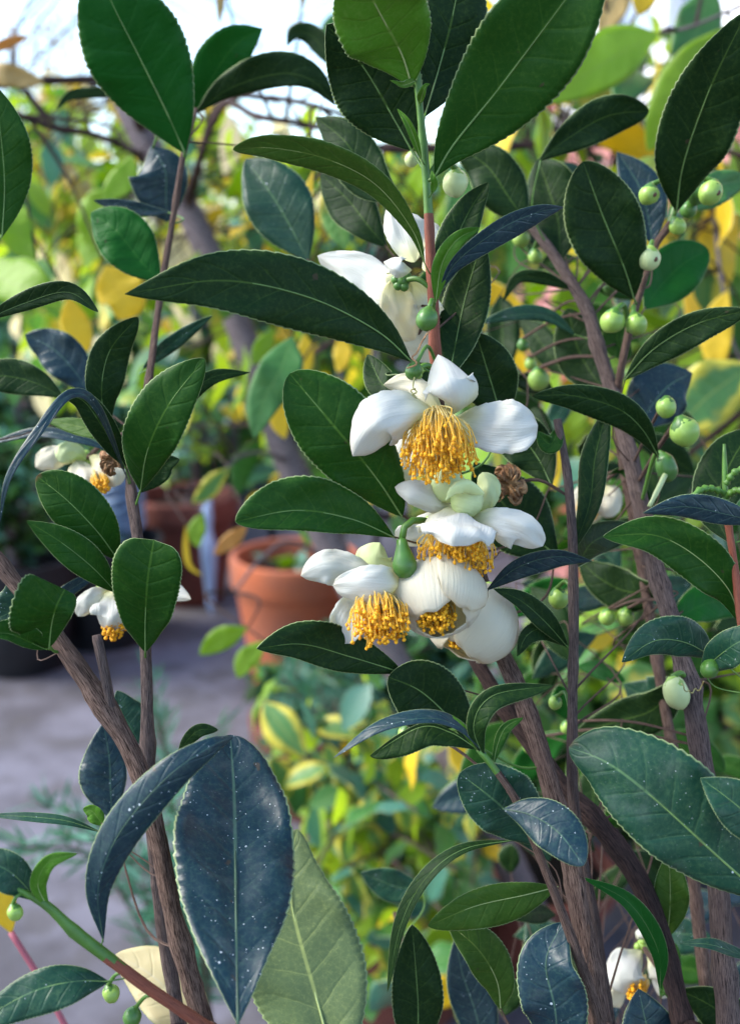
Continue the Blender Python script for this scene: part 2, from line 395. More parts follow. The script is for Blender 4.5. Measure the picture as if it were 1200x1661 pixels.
def blade(pts, wl, wr, p=0.5, a=0.95, b=0.75, n=72, nc=5, fold=(0.12, 0.12), curve=(-.08, -.08), roll=0.0, teeth=30, ser=0.05,
          thick=0.00028, quilt=0.035, veins=8, wave=0.0, seed=0, ref=None, twist=0.0, tipcut=0.0, cup=0.0, rough=0.0):
    """builds a leaf/petal: pts world midrib base->tip, wl/wr half widths (m) left/right as seen from `ref`"""
    rs = random.Random(seed)
    cen = spline(pts, n); ref = CAMV if ref is None else ref
    top, rows, nrm = [], [], []
    ph = rs.uniform(0, 6.28); jl = [rs.uniform(0.35, 1.35) for _ in range(n + 1)]
    cols = nc * 2 + 1
    N = None
    length = sum((cen[i + 1] - cen[i]).length for i in range(n))
    for i in range(n + 1):
        t = i / n
        T = (cen[min(i + 1, n)] - cen[max(i - 1, 0)]).normalized()
        V = (ref - cen[i]).normalized()
        N0 = V - T * V.dot(T)
        if N0.length < 0.25 and N is not None: N0 = N - T * N.dot(T)
        N = N0.normalized(); L = N.cross(T)
        w = max(0.012, profile(t, p, a, b)) if 0 < t < 1 else 0.012
        if tipcut and t > 1 - tipcut: w = max(w, 0.0)
        for c in range(-nc, nc + 1):
            s = abs(c) / nc; left = c < 0
            W = (wl if left else wr) * w
            ww = W * s
            if s == 1 and ser:
                saw = (t * teeth) % 1.0
                ww *= 1 + ser * ((saw if saw < 0.8 else (1 - saw) * 4) - 0.4) * jl[int(t * teeth) % (n + 1)]
            rl_ = roll + twist * (t - .35)
            sl = (fold[0] + rl_) if left else (fold[1] - rl_)
            cu = curve[0] if left else curve[1]
            h = ww * (sl + cu * s)
            if quilt and 0 < s < 1:
                q = abs(math.sin(math.pi * veins * (t - 0.15 * s)))
                h += quilt * W * (q ** 0.6 - 0.6) * math.sin(math.pi * s) ** 0.7
            if wave: h += wave * W * s * s * math.sin(t * 11 + ph + (1.7 if left else 0)) + wave * 0.5 * W * s * s * math.sin(t * 23 + ph * 2 + c)
            if cup: h += cup * length * math.sin(math.pi * min(1, t * 1.0)) * (1 - s * s)
            off = L * (ww if left else -ww)
            if rough:
                off = off + N * rough * W * mnoise.noise(Vector((t * 3.2 + seed, c / nc * 1.6, seed * 0.37)))
            top.append(cen[i] + off + N * h); nrm.append(N)
    mb = MB(); mb.v = list(top) + [q - m * thick for q, m in zip(top, nrm)]
    nv = len(top)
    def uv(i, c): return (i / n, 0.5 + 0.5 * (c - nc) / nc)
    for i in range(n):
        for c in range(cols - 1):
            A, B, C, D = i * cols + c, i * cols + c + 1, (i + 1) * cols + c + 1, (i + 1) * cols + c
            U = [uv(i, c), uv(i, c + 1), uv(i + 1, c + 1), uv(i + 1, c)]
            mb.face((A, B, C, D), U, 0)
            mb.face((nv + D, nv + C, nv + B, nv + A), U[::-1], 1)
        for c, fl in ((0, False), (cols - 1, True)):
            A, D = i * cols + c, (i + 1) * cols + c
            q = (A, D, nv + D, nv + A)
            mb.face(q[::-1] if fl else q, m=2)
    return mb, cen, nrm

# ------------------------------------------------------------------ tea branches: stems
BR = {}       # id -> (object, polyline points, radii)
POT = Vector((0.02, 0.34, 0.0)); SOIL_Z = 0.385
random.seed(7)
def stem(bid, label, pix, mats, root_xy, width_scale=1.0, group='tea stems rising from the pot', knots=(), name='tea_branch'):
    """pix: (x, y, d, width px, material index) from the tip down; then on down to the soil"""
    pts = [P(x, y, d) for x, y, d, w in pix]
    rad = [w * 0.5 * K * d * width_scale for x, y, d, w in pix]
    e = Vector((POT.x + root_xy[0], POT.y + root_xy[1], SOIL_Z))
    last = pts[-1]
    pts += [last.lerp(e, 0.35) + Vector((0, 0, 0)), last.lerp(e, 0.7), e]
    rad += [rad[-1] * 1.05, rad[-1] * 1.12, rad[-1] * 1.2]
    root = thing(name, label, 'tea plant', e, group)
    n = max(110, len(pts) * 18)
    line = spline(pts, n)
    acc = [0.0]
    for a_, b_ in zip(pts, pts[1:]): acc.append(acc[-1] + (b_ - a_).length)
    tot = acc[-1]
    rr = [float(np.interp(i / n * tot, acc, rad)) for i in range(n + 1)]
    rs = random.Random(bid)
    for i in range(n + 1):
        rr[i] *= 1 + 0.06 * math.sin(i * 0.9 + rs.random()) * rs.random()
    jn = rs.randrange(3, 9)
    while jn < n - 2:                                     # nodes with ring scars
        rr[jn] *= 1.16; rr[jn + 1] *= 1.07; rr[jn - 1] *= 1.05; jn += rs.randrange(9, 22)
    for kx, ky in knots:                                   # swollen leaf scars
        kp = min(range(n + 1), key=lambda i: (line[i] - P(kx, ky, 0.27)).length)
        for j in range(-2, 3):
            if 0 <= kp + j <= n: rr[kp + j] *= 1 + 0.28 * (1 - abs(j) / 3)
    mb = MB()
    z = 0; runs = []
    mb.tube(line, rr, 14, 0, True, 0.2, rs.random() * 9, 1.0)
    if len(mats) > 1:                                      # young wood further up: switch material by photo height
        ycut = mats[1][1]
        for fi, f in enumerate(mb.f):
            if len(f) == 4:
                c_ = mb.v[f[0]]
                rel = c_ - CAMV; dd = rel.dot(FWD); py = 830.5 - rel.dot(UPV) / (K * dd)
                for mi, (mn, yc) in enumerate(mats[1:], 1):
                    if py + 16 * mnoise.noise(c_ * 900) < yc: mb.m[fi] = mi
    o = part('stem', mb, [mats[0][0]] + [m_[0] for m_ in mats[1:]], root, e)
    BR[bid] = (root, line, rr)
    return root
# (x, y, d, w)
stem('main', 'tea stem with red young wood carrying the cluster of open white flowers',
     [(676, 120, .262, 11), (684, 215, .264, 13), (692, 300, .266, 14), (697, 400, .268, 16), (703, 500, .270, 18), (708, 590, .274, 20), (735, 760, .290, 24), (775, 930, .296, 26),
      (805, 1040, .292, 27), (852, 1150, .285, 30), (897, 1290, .275, 32), (930, 1420, .270, 33), (972, 1661, .265, 36), (985, 1730, .265, 37)],
     [('bark', 0), ('bark_red', 600), ('green_stem', 345)], (0.03, -0.03))
stem('dark', 'dark brown crooked tea stem leaning behind the thin upright stem',
     [(765, 1060, .305, 22), (800, 1120, .302, 26), (850, 1190, .298, 28), (910, 1275, .292, 30), (968, 1335, .288, 34), (1030, 1420, .286, 32), (1075, 1530, .284, 34), (1108, 1661, .282, 36), (1118, 1730, .282, 36)],
     [('bark_dark', 0)], (0.06, -0.005), knots=[(968, 1335)])
stem('thin', 'thin straight greyish purple tea stem behind the white flowers',
     [(903, 680, .285, 12), (918, 760, .284, 14), (925, 830, .283, 15), (929, 930, .282, 16), (930, 1050, .281, 16), (928, 1180, .281, 17), (932, 1320, .282, 18), (960, 1480, .284, 20), (985, 1661, .288, 22), (990, 1730, .288, 22)],
     [('bark_grey', 0)], (0.055, 0.03))
stem('right', 'long grey brown tea stem dotted with round green flower buds',
     [(860, 365, .345, 14), (905, 425, .342, 18), (950, 500, .338, 21), (968, 560, .335, 23), (990, 630, .332, 24), (1020, 735, .325, 26), (1050, 870, .315, 28), (1080, 980, .305, 30), (1110, 1090, .297, 32), (1138, 1230, .29, 33), (1160, 1400, .282, 35), (1180, 1661, .278, 38), (1184, 1730, .278, 38)],
     [('bark_grey', 0)], (0.11, 0.0), knots=[(1110, 1090)])
stem('bud', 'upright tea shoot with red brown wood and paired green buds',
     [(1098, 325, .318, 11), (1085, 365, .318, 11), (1062, 400, .320, 11), (1042, 460, .322, 12), (1022, 530, .324, 12), (1005, 610, .328, 13), (1000, 690, .345, 14), (1028, 850, .34, 16), (1070, 1100, .33, 18), (1120, 1400, .32, 20), (1150, 1661, .31, 22), (1155, 1730, .31, 22)],
     [('bark', 0), ('green_stem', 350)], (0.12, 0.045))
stem('edge', 'tea shoot with a pale pointed tip and knobbly green stalks above dusty leaves',
     [(1174, 720, .262, 5), (1175, 760, .262, 9), (1176, 800, .262, 10), (1182, 860, .262, 12), (1196, 960, .262, 13), (1215, 1150, .262, 14), (1235, 1400, .262, 16), (1250, 1661, .262, 18), (1255, 1730, .262, 18)],
     [('bark_red', 0), ('green_stem', 850)], (0.13, -0.04))
stem('left', 'thick brown tea stem with a cut stub slanting above the paving',
     [(-60, 830, .262, 24), (0, 915, .260, 26), (60, 990, .258, 28), (110, 1060, .256, 29), (178, 1160, .254, 32), (222, 1240, .252, 31), (255, 1350, .250, 30), (280, 1480, .249, 31), (312, 1600, .248, 32), (340, 1690, .248, 33), (350, 1730, .248, 33)],
     [('bark', 0)], (-0.04, -0.05), knots=[(178, 1160), (278, 1490)])
stem('upright', 'slender upright tea stem standing behind the thick slanting one',
     [(318, 178, .36, 7), (298, 250, .335, 9), (285, 330, .332, 10), (268, 430, .328, 11), (252, 540, .322, 12), (238, 640, .310, 13), (212, 770, .292, 17), (224, 880, .284, 19), (236, 1050, .276, 20), (240, 1200, .274, 21), (246, 1330, .276, 22), (265, 1500, .28, 23), (290, 1661, .284, 24), (296, 1730, .284, 24)],
     [('bark_grey', 0), ('bark', 660)], (-0.045, 0.02))
stem('low', 'young red tea shoot turning green at its tip above the grey paving',
     [(25, 1440, .226, 9), (75, 1468, .228, 15), (120, 1510, .230, 17), (165, 1545, .232, 19), (230, 1595, .234, 19), (310, 1650, .238, 20), (400, 1720, .245, 22), (430, 1760, .250, 22)],
     [('bark_red', 0), ('green_stem', 1552)], (-0.02, -0.07))
stem('high', 'low tea shoot with dark oval leaves beside the yellow-edged shrub',
     [(640, 1480, .36, 7), (655, 1540, .35, 9), (672, 1600, .335, 11), (690, 1680, .32, 13), (700, 1730, .31, 14)],
     [('bark', 0)], (-0.01, 0.07))
stem('front', 'short brown tea twig with dusty leaves coloured with blue sky sheen beside the thick lower stem',
     [(775, 1215, .250, 9), (800, 1245, .250, 11), (840, 1305, .250, 13), (880, 1400, .250, 14), (915, 1490, .252, 15), (955, 1600, .254, 17), (985, 1700, .256, 18), (990, 1730, .256, 18)],
     [('bark', 0), ('green_stem', 1255)], (0.04, -0.06))
stem('west', 'tea shoot at the garden side with narrow dark arching leaves',
     [(-40, 380, .30, 10), (-30, 520, .30, 11), (-60, 650, .30, 12), (-90, 900, .30, 14), (-90, 1200, .30, 16), (-60, 1500, .30, 18), (-20, 1730, .30, 20)],
     [('bark', 0)], (-0.10, -0.02))

def nearest(bid, p):
    root, line, rr = BR[bid]
    i = min(range(len(line)), key=lambda i: (line[i] - p).length)
    return i, line[i], rr[i]

# cut stub on the slanting stem
mb = MB(); a_, b_ = P(157, 1030, .252), P(184, 1165, .254)
mb.tube(spline([b_, P(172, 1100, .252), a_], 14), [0.0018] + [0.00125] * 13 + [0.0011], 12, 0, True, 0.06, 3)
part('cut_stub', mb, ['bark_grey'], BR['left'][0], b_)

# ------------------------------------------------------------------ tea leaves
LEAF_SEED = [0]
def tea_leaf(bid, mat, pts, wl, wr=None, back=None, fold=None, roll=None, hero=True, midrib=None, petiole=True, **kw):
    LEAF_SEED[0] += 1; sd = LEAF_SEED[0]; rs = random.Random(sd * 13)
    wr = wl if wr is None else wr
    w3 = [P(*q) for q in pts]
    dm = sum(q[2] for q in pts) / len(pts)
    if roll is None: roll = rs.uniform(-0.22, 0.22)
    if fold is None: fold = rs.uniform(.1, .32)
    f = fold if isinstance(fold, tuple) else (fold, fold)
    a_ = dict(n=120 if hero else 60, nc=5 if hero else 4, seed=sd, teeth=30 if hero else 22, ser=0.042 if hero else 0.04, wave=rs.uniform(.05, .16), p=rs.uniform(.44, .58), b=rs.uniform(.62, .92), rough=.12, twist=rs.uniform(-.5, .5), veins=rs.choice((7, 8, 8, 9)))
    a_.update(kw)
    mb, cen, nrm = blade(w3, wl * K * dm, wr * K * dm, fold=f, roll=roll, **a_)
    root = BR[bid][0]
    back = back or ('tea_under' if mat not in ('tea_under', 'tea_pale', 'tea_olive') else 'tea_dark')
    o = part('leaf', mb, [mat, back, 'leaf_margin'], root, w3[0])
    if hero:                                                # raised midrib
        m2 = MB(); k = int(len(cen) * 0.9)
        r0 = max(1.0, 0.045 * max(wl, wr)) * K * dm * 0.5
        m2.tube([cen[i] + nrm[i * (a_['nc'] * 2 + 1)] * (r0 * 0.05) for i in range(0, k, 3)], [r0 * (1.15 - 0.95 * i / k) for i in range(0, k, 3)], 6, 0, True)
        part('midrib', m2, [midrib or ('midrib_pale' if mat in ('tea_pale', 'tea_under', 'tea_young', 'tea_olive') else 'midrib_dark' if mat == 'tea_blue' else 'midrib')], o, w3[0])
    if petiole:
        i, q, r = nearest(bid, w3[0])
        dist = (q - w3[0]).length
        if dist > r * 0.6:
            line = BR[bid][1]; j = min(len(line) - 1, i + int(min(12, dist / 0.004)))
            q = line[j]
            T = (w3[0] - P(*pts[1])).normalized()
            m3 = MB(); mid_ = w3[0].lerp(q, 0.45) + T * dist * 0.22
            sp = spline([w3[0] - T * 0.001, mid_, q], 10)
            rp = max(1.6, 0.05 * max(wl, wr)) * K * dm * 0.62
            m3.tube(sp, [rp * (0.9 + 0.5 * z / 10) for z in range(11)], 8, 0)
            part('petiole' if dist < 0.022 else 'twig', m3, ['green_stem' if dist < 0.022 else 'bark'], root, q)
    return o
T = tea_leaf
# --- main stem, top
T('main', 'tea_young', [(668, 140, .262), (650, 85, .256), (610, 10, .244), (570, -75, .232)], 78, 74, p=.5, fold=.2)
T('main', 'tea_mid', [(704, 288, .264), (735, 235, .260), (805, 148, .252), (905, 15, .240), (985, -95, .232)], 84, 84, p=.58, roll=.15)
T('main', 'tea_dark', [(668, 245, .276), (640, 195, .274), (590, 110, .269), (530, 40, .262)], 70, 76, p=.5)
T('main', 'tea_dark', [(688, 190, .276), (712, 110, .275), (735, 20, .272), (755, -90, .268)], 52, 62)
T('main', 'tea_olive', [(690, 432, .264), (668, 372, .258), (610, 300, .252), (530, 258, .248), (440, 240, .246), (378, 243, .250)], 23, 25, p=.62, roll=-.7, back='tea_dark', b=.6)
T('main', 'tea_dark', [(669, 588, .266), (610, 536, .258), (500, 482, .248), (360, 455, .240), (203, 477, .236)], 58, 56, p=.5, b=.9, midrib='midrib')
T('main', 'tea_mid', [(652, 838, .268), (610, 775, .262), (545, 695, .256), (470, 606, .254)], 66, 68, p=.62, b=.55, a=.8)
T('main', 'tea_mid', [(640, 872, .262), (570, 842, .256), (480, 828, .250), (382, 846, .246)], 33, 56, p=.6, b=.6, roll=.2)
T('main', 'tea_dark', [(728, 615, .278), (738, 560, .284), (755, 480, .288), (782, 388, .286)], 36, 42, p=.55)
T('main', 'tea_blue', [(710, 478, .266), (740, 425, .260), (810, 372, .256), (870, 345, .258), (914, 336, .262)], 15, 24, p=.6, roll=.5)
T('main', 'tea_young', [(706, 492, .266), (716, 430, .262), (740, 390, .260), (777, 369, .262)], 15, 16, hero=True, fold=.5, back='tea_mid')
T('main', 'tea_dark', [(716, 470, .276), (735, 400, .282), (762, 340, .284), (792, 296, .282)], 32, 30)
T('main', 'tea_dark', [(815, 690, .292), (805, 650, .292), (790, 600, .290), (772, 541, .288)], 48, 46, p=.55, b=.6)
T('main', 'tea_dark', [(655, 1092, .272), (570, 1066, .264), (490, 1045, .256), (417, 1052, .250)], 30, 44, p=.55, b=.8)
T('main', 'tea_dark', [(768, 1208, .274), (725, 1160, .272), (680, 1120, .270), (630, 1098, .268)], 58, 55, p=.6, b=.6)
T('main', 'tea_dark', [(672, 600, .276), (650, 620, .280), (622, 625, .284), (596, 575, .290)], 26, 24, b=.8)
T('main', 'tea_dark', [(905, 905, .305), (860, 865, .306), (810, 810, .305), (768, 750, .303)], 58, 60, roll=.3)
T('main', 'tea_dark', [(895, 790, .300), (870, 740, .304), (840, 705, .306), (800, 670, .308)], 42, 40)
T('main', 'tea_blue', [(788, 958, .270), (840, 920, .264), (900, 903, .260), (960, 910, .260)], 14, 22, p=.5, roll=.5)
T('main', 'tea_young', [(684, 262, .262), (672, 225, .258), (660, 198, .256), (644, 176, .256)], 7, 7, fold=.5)
T('main', 'tea_young', [(680, 170, .262), (686, 150, .258), (690, 140, .257), (697, 136, .257)], 8, 5, fold=.5)
T('main', 'tea_young', [(676, 130, .262), (655, 138, .256), (642, 134, .254), (632, 130, .254)], 5, 7, fold=.4)
T('main', 'tea_young', [(700, 315, .264), (704, 298, .262), (702, 288, .261), (700, 276, .261)], 6, 6, fold=.4, hero=False)
# --- behind the top
T('main', 'tea_dark', [(650, 330, .315), (600, 290, .318), (560, 230, .32), (512, 190, .325)], 42, 40, hero=False)
T('main', 'tea_dark', [(628, 402, .33), (600, 370, .33), (565, 325, .335), (520, 282, .34)], 40, 36, hero=False)
T('main', 'tea_teal', [(500, 425, .36), (475, 375, .36), (440, 315, .36), (398, 258, .365)], 52, 56, hero=False, p=.5)
T('upright', 'tea_bright', [(316, 180, .37), (345, 125, .365), (380, 75, .36), (426, 46, .36)], 40, 44, hero=False)
T('upright', 'tea_dark', [(316, 186, .365), (370, 145, .36), (450, 120, .355), (505, 130, .355), (545, 172, .36)], 34, 20, hero=False, b=.9)
T('upright', 'tea_dark', [(540, 110, .42), (510, 62, .42), (480, 52, .42), (465, 75, .42)], 16, 18, hero=False)
T('upright', 'tea_dark', [(215, 150, .42), (160, 150, .42), (115, 155, .42), (92, 178, .42)], 9, 9, hero=False)
# --- left group
T('upright', 'tea_bright', [(301, 250, .333), (272, 185, .326), (225, 90, .315), (180, 0, .306), (155, -75, .300)], 82, 82, p=.55, fold=.06, quilt=.06)
T('west', 'tea_mid', [(4, 385, .296), (8, 300, .292), (2, 220, .288), (-8, 138, .285)], 44, 46, p=.55)
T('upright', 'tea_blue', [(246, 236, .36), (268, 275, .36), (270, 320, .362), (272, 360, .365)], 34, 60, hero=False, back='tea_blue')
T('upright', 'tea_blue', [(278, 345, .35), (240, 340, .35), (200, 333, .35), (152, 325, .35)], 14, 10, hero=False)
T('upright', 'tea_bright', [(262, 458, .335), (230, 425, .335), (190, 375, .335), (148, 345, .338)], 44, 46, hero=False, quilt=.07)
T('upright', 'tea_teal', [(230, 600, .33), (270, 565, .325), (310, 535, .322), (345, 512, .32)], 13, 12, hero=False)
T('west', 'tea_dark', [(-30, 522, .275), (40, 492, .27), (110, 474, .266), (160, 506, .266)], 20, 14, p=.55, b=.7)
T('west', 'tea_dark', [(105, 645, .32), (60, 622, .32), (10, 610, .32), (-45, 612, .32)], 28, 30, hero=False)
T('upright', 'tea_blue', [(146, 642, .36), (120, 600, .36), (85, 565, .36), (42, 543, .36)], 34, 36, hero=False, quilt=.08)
T('upright', 'tea_dark', [(178, 695, .292), (165, 640, .288), (178, 570, .286), (224, 514, .286)], 28, 36, p=.5)
T('upright', 'tea_blue', [(208, 780, .288), (160, 665, .262), (115, 640, .254), (62, 702, .246), (15, 775, .244), (0, 850, .246)], 7, 9, p=.6, roll=.5, back='tea_dark')
T('upright', 'tea_dark', [(205, 760, .286), (165, 690, .276), (135, 650, .272), (100, 640, .268)], 22, 22, petiole=True)
T('upright', 'tea_olive', [(212, 745, .29), (170, 705, .292), (120, 690, .295), (72, 682, .298)], 15, 14, hero=False, roll=.4)
T('upright', 'tea_blue', [(190, 735, .31), (130, 712, .31), (60, 700, .312), (-20, 720, .315)], 10, 8, hero=False, roll=.5)
T('upright', 'tea_mid', [(228, 798, .284), (240, 730, .272), (275, 655, .266), (332, 582, .264)], 50, 42, p=.55, b=.65, fold=(.15, .05))
T('upright', 'tea_dark', [(262, 720, .292), (300, 650, .29), (345, 612, .29), (406, 604, .292)], 14, 14, hero=False)
T('upright', 'tea_dark', [(226, 800, .29), (255, 770, .29), (270, 752, .29), (292, 745, .29)], 16, 18, hero=False)
T('upright', 'tea_mid', [(192, 908, .272), (158, 862, .266), (110, 812, .262), (60, 772, .262)], 40, 46, p=.6, b=.6, a=.8)
T('upright', 'tea_mid', [(190, 962, .268), (150, 920, .262), (100, 880, .258), (44, 845, .256)], 27, 30, p=.5, b=.85)
T('upright', 'tea_mid', [(236, 1058, .272), (236, 1005, .266), (240, 940, .260), (250, 876, .258)], 58, 52, p=.78, a=.85, b=.22, fold=(.05, .5), roll=0, ser=.03)
T('upright', 'tea_dark', [(238, 1040, .276), (255, 1015, .278), (262, 1002, .279), (268, 990, .28)], 8, 8, hero=False)
T('left', 'tea_mid', [(80, 1052, .252), (84, 1015, .248), (92, 985, .245), (106, 956, .246)], 66, 28, p=.82, a=.9, b=.25, fold=(.7, .2), roll=0, back='tea_mid')
T('left', 'tea_mid', [(76, 1054, .252), (45, 1040, .246), (15, 1028, .242), (-25, 1028, .24)], 12, 26, fold=.5, roll=.1)
T('left', 'tea_blue', [(70, 1010, .29), (90, 975, .292), (125, 950, .295), (162, 928, .298)], 12, 10, hero=False)
T('left', 'tea_teal', [(20, 930, .268), (28, 960, .268), (20, 990, .268), (-20, 1010, .268)], 22, 30, hero=False)
# --- lower left
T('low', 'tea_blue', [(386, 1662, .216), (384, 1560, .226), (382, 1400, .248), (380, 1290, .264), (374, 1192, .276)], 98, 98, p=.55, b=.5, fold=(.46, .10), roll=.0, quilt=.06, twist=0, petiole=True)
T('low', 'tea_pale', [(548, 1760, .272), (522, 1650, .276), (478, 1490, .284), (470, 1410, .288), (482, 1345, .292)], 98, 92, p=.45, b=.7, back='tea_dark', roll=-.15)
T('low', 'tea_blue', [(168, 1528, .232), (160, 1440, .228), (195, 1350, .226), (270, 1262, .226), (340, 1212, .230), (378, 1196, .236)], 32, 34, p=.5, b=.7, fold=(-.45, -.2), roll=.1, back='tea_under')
T('low', 'tea_young', [(80, 1475, .228), (62, 1435, .226), (80, 1398, .225), (126, 1384, .226)], 13, 15, fold=.3)
T('low', 'tea_teal', [(62, 1462, .228), (30, 1425, .226), (0, 1405, .225), (-50, 1390, .224)], 34, 28)
T('low', 'tea_teal', [(178, 1592, .234), (120, 1592, .230), (50, 1610, .228), (-40, 1660, .226)], 40, 30, fold=(.1, .1))
T('left', 'tea_teal', [(165, 1350, .272), (110, 1332, .27), (50, 1325, .27), (-20, 1322, .27)], 8, 8, roll=.6)
T('left', 'tea_blue', [(182, 1330, .30), (180, 1280, .302), (178, 1230, .304), (168, 1172, .306)], 50, 26, hero=False, quilt=.08)
T('upright', 'tea_teal', [(230, 1210, .30), (212, 1180, .30), (196, 1150, .30), (190, 1120, .30)], 14, 34, hero=False)
T('left', 'tea_young', [(168, 1340, .268), (158, 1325, .268), (148, 1315, .268), (135, 1312, .268)], 14, 12, hero=False)
T('upright', 'tea_dark', [(288, 1226, .275), (305, 1200, .274), (325, 1184, .274), (354, 1184, .275)], 11, 12, hero=False)
# --- lower middle
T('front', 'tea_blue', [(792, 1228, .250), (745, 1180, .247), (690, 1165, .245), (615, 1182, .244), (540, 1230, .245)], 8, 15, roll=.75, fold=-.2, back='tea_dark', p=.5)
T('front', 'tea_dark', [(775, 1216, .252), (730, 1188, .252), (680, 1180, .252), (600, 1226, .255)], 34, 6, p=.55, b=.6, roll=.1)
T('front', 'tea_dark', [(784, 1230, .250), (768, 1175, .247), (800, 1128, .246), (896, 1112, .248)], 14, 24, fold=.3, p=.45)
T('front', 'tea_mid', [(800, 1240, .252), (806, 1210, .252), (820, 1180, .252), (848, 1164, .252)], 8, 11)
T('front', 'tea_young', [(770, 1215, .250), (762, 1198, .249), (752, 1182, .248), (733, 1160, .248)], 6, 6, hero=False)
T('front', 'tea_teal', [(872, 1372, .258), (825, 1320, .254), (785, 1285, .252), (745, 1255, .252)], 48, 64, fold=.06, p=.55, b=.55)
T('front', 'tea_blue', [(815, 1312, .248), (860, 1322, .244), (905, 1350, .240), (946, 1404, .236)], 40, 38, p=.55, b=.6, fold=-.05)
T('front', 'tea_olive', [(905, 1438, .275), (850, 1452, .272), (770, 1470, .270), (694, 1502, .270)], 38, 26, p=.5, roll=-.4, back='tea_dark')
T('front', 'tea_dark', [(838, 1362, .272), (750, 1378, .268), (690, 1425, .266), (650, 1500, .266), (628, 1610, .268)], 10, 14, roll=.8, back='tea_under')
T('high', 'tea_dark', [(676, 1720, .29), (678, 1640, .288), (674, 1570, .287), (668, 1500, .287)], 42, 42, p=.5)
T('front', 'tea_olive', [(812, 1640, .285), (805, 1590, .282), (775, 1540, .28), (728, 1498, .28)], 30, 38, p=.55, back='tea_mid')
T('high', 'tea_blue', [(790, 1720, .33), (770, 1640, .33), (750, 1580, .33), (738, 1520, .33)], 34, 40, hero=False)
T('front', 'tea_blue', [(905, 1720, .255), (900, 1640, .252), (885, 1560, .252), (912, 1496, .256)], 52, 54, p=.5, b=.7)
T('high', 'tea_teal', [(690, 1440, .36), (650, 1440, .36), (620, 1430, .36), (585, 1415, .36)], 26, 26, hero=False)
# --- right group
T('bud', 'tea_dark', [(1096, 345, .316), (1108, 265, .304), (1148, 150, .290), (1190, 60, .280), (1215, 15, .276)], 58, 66, p=.48, b=.8)
T('bud', 'tea_dark', [(1028, 486, .320), (1010, 430, .312), (975, 345, .306), (945, 262, .302)], 62, 58, p=.6, b=.6)
T('right', 'tea_dark', [(872, 262, .335), (920, 225, .332), (985, 188, .33), (1052, 180, .33)], 32, 34, p=.6, b=.6, hero=False)
T('bud', 'tea_blue', [(1058, 398, .345), (1050, 350, .345), (1035, 300, .345), (1000, 246, .347)], 34, 36, hero=False)
T('right', 'tea_dark', [(856, 365, .345), (825, 320, .345), (790, 270, .347), (740, 236, .35)], 42, 40, hero=False)
T('right', 'tea_dark', [(908, 425, .35), (905, 360, .352), (890, 310, .354), (872, 258, .356)], 44, 50, hero=False)
T('bud', 'tea_bright', [(1044, 502, .345), (1070, 465, .35), (1105, 430, .352), (1148, 405, .355)], 44, 44, hero=False)
T('bud', 'leaf_green', [(1110, 340, .35), (1140, 320, .352), (1170, 300, .354), (1215, 290, .356)], 26, 28, hero=False)
T('right', 'tea_dark', [(1010, 618, .302), (1060, 566, .296), (1130, 525, .290), (1215, 502, .284)], 22, 34, p=.5, fold=.2)
T('right', 'tea_dark', [(1068, 742, .300), (1040, 695, .294), (1000, 662, .290), (930, 642, .288), (862, 642, .290)], 30, 24, p=.5, roll=-.3)
T('right', 'tea_blue', [(1030, 700, .345), (1055, 660, .345), (1085, 625, .345), (1122, 605, .345)], 52, 48, hero=False)
T('right', 'tea_dark', [(985, 640, .345), (955, 600, .35), (935, 560, .352), (920, 500, .354)], 40, 40, hero=False)
T('right', 'tea_teal', [(935, 545, .34), (890, 515, .34), (840, 510, .34), (775, 525, .342)], 10, 15, hero=False)
T('right', 'tea_dark', [(930, 470, .34), (880, 452, .338), (840, 452, .338), (815, 490, .34)], 10, 12, hero=False)
T('bud', 'tea_mid', [(1018, 500, .34), (1000, 545, .342), (1010, 575, .342), (1008, 590, .342)], 22, 24, hero=False)
T('edge', 'tea_mid', [(1200, 1012, .268), (1180, 955, .264), (1125, 900, .260), (1060, 868, .258), (978, 870, .258)], 40, 40, p=.5, midrib='midrib_pale')
T('edge', 'tea_blue', [(1240, 850, .258), (1180, 835, .254), (1110, 822, .252), (1042, 832, .252)], 20, 24, p=.5, b=.9, fold=-.1)
T('edge', 'tea_teal', [(1160, 1068, .272), (1110, 1042, .266), (1060, 1040, .262), (1008, 1074, .262)], 26, 40, p=.45, fold=-.1)
T('edge', 'tea_teal', [(1135, 1090, .268), (1170, 1060, .262), (1200, 1040, .258), (1250, 1020, .256)], 28, 30, fold=.2)
T('edge', 'tea_teal', [(1250, 1465, .246), (1170, 1395, .244), (1060, 1295, .244), (985, 1238, .248), (922, 1212, .254)], 72, 92, p=.55, b=.6, fold=.04)
T('edge', 'tea_teal', [(1260, 1380, .236), (1220, 1330, .234), (1180, 1295, .234), (1135, 1262, .236)], 40, 44)
T('dark', 'tea_olive', [(1082, 1520, .290), (1086, 1470, .288), (1086, 1430, .287), (1084, 1386, .287)], 26, 30, fold=.3)
T('dark', 'tea_bright', [(1070, 1608, .282), (1066, 1540, .278), (1020, 1465, .274), (942, 1422, .276)], 14, 18, roll=.3)
T('edge', 'tea_teal', [(1240, 1562, .265), (1190, 1545, .262), (1150, 1532, .26), (1098, 1530, .262)], 8, 11, roll=.4)
T('dark', 'tea_blue', [(1070, 1740, .285), (1055, 1690, .284), (1045, 1650, .284), (1035, 1604, .286)], 42, 46)
T('dark', 'tea_dark', [(1230, 1700, .30), (1190, 1660, .30), (1150, 1630, .30), (1100, 1605, .302)], 36, 36, hero=False)
T('dark', 'tea_mid', [(1070, 1620, .31), (1080, 1590, .312), (1090, 1560, .314), (1095, 1530, .316)], 14, 16, hero=False)
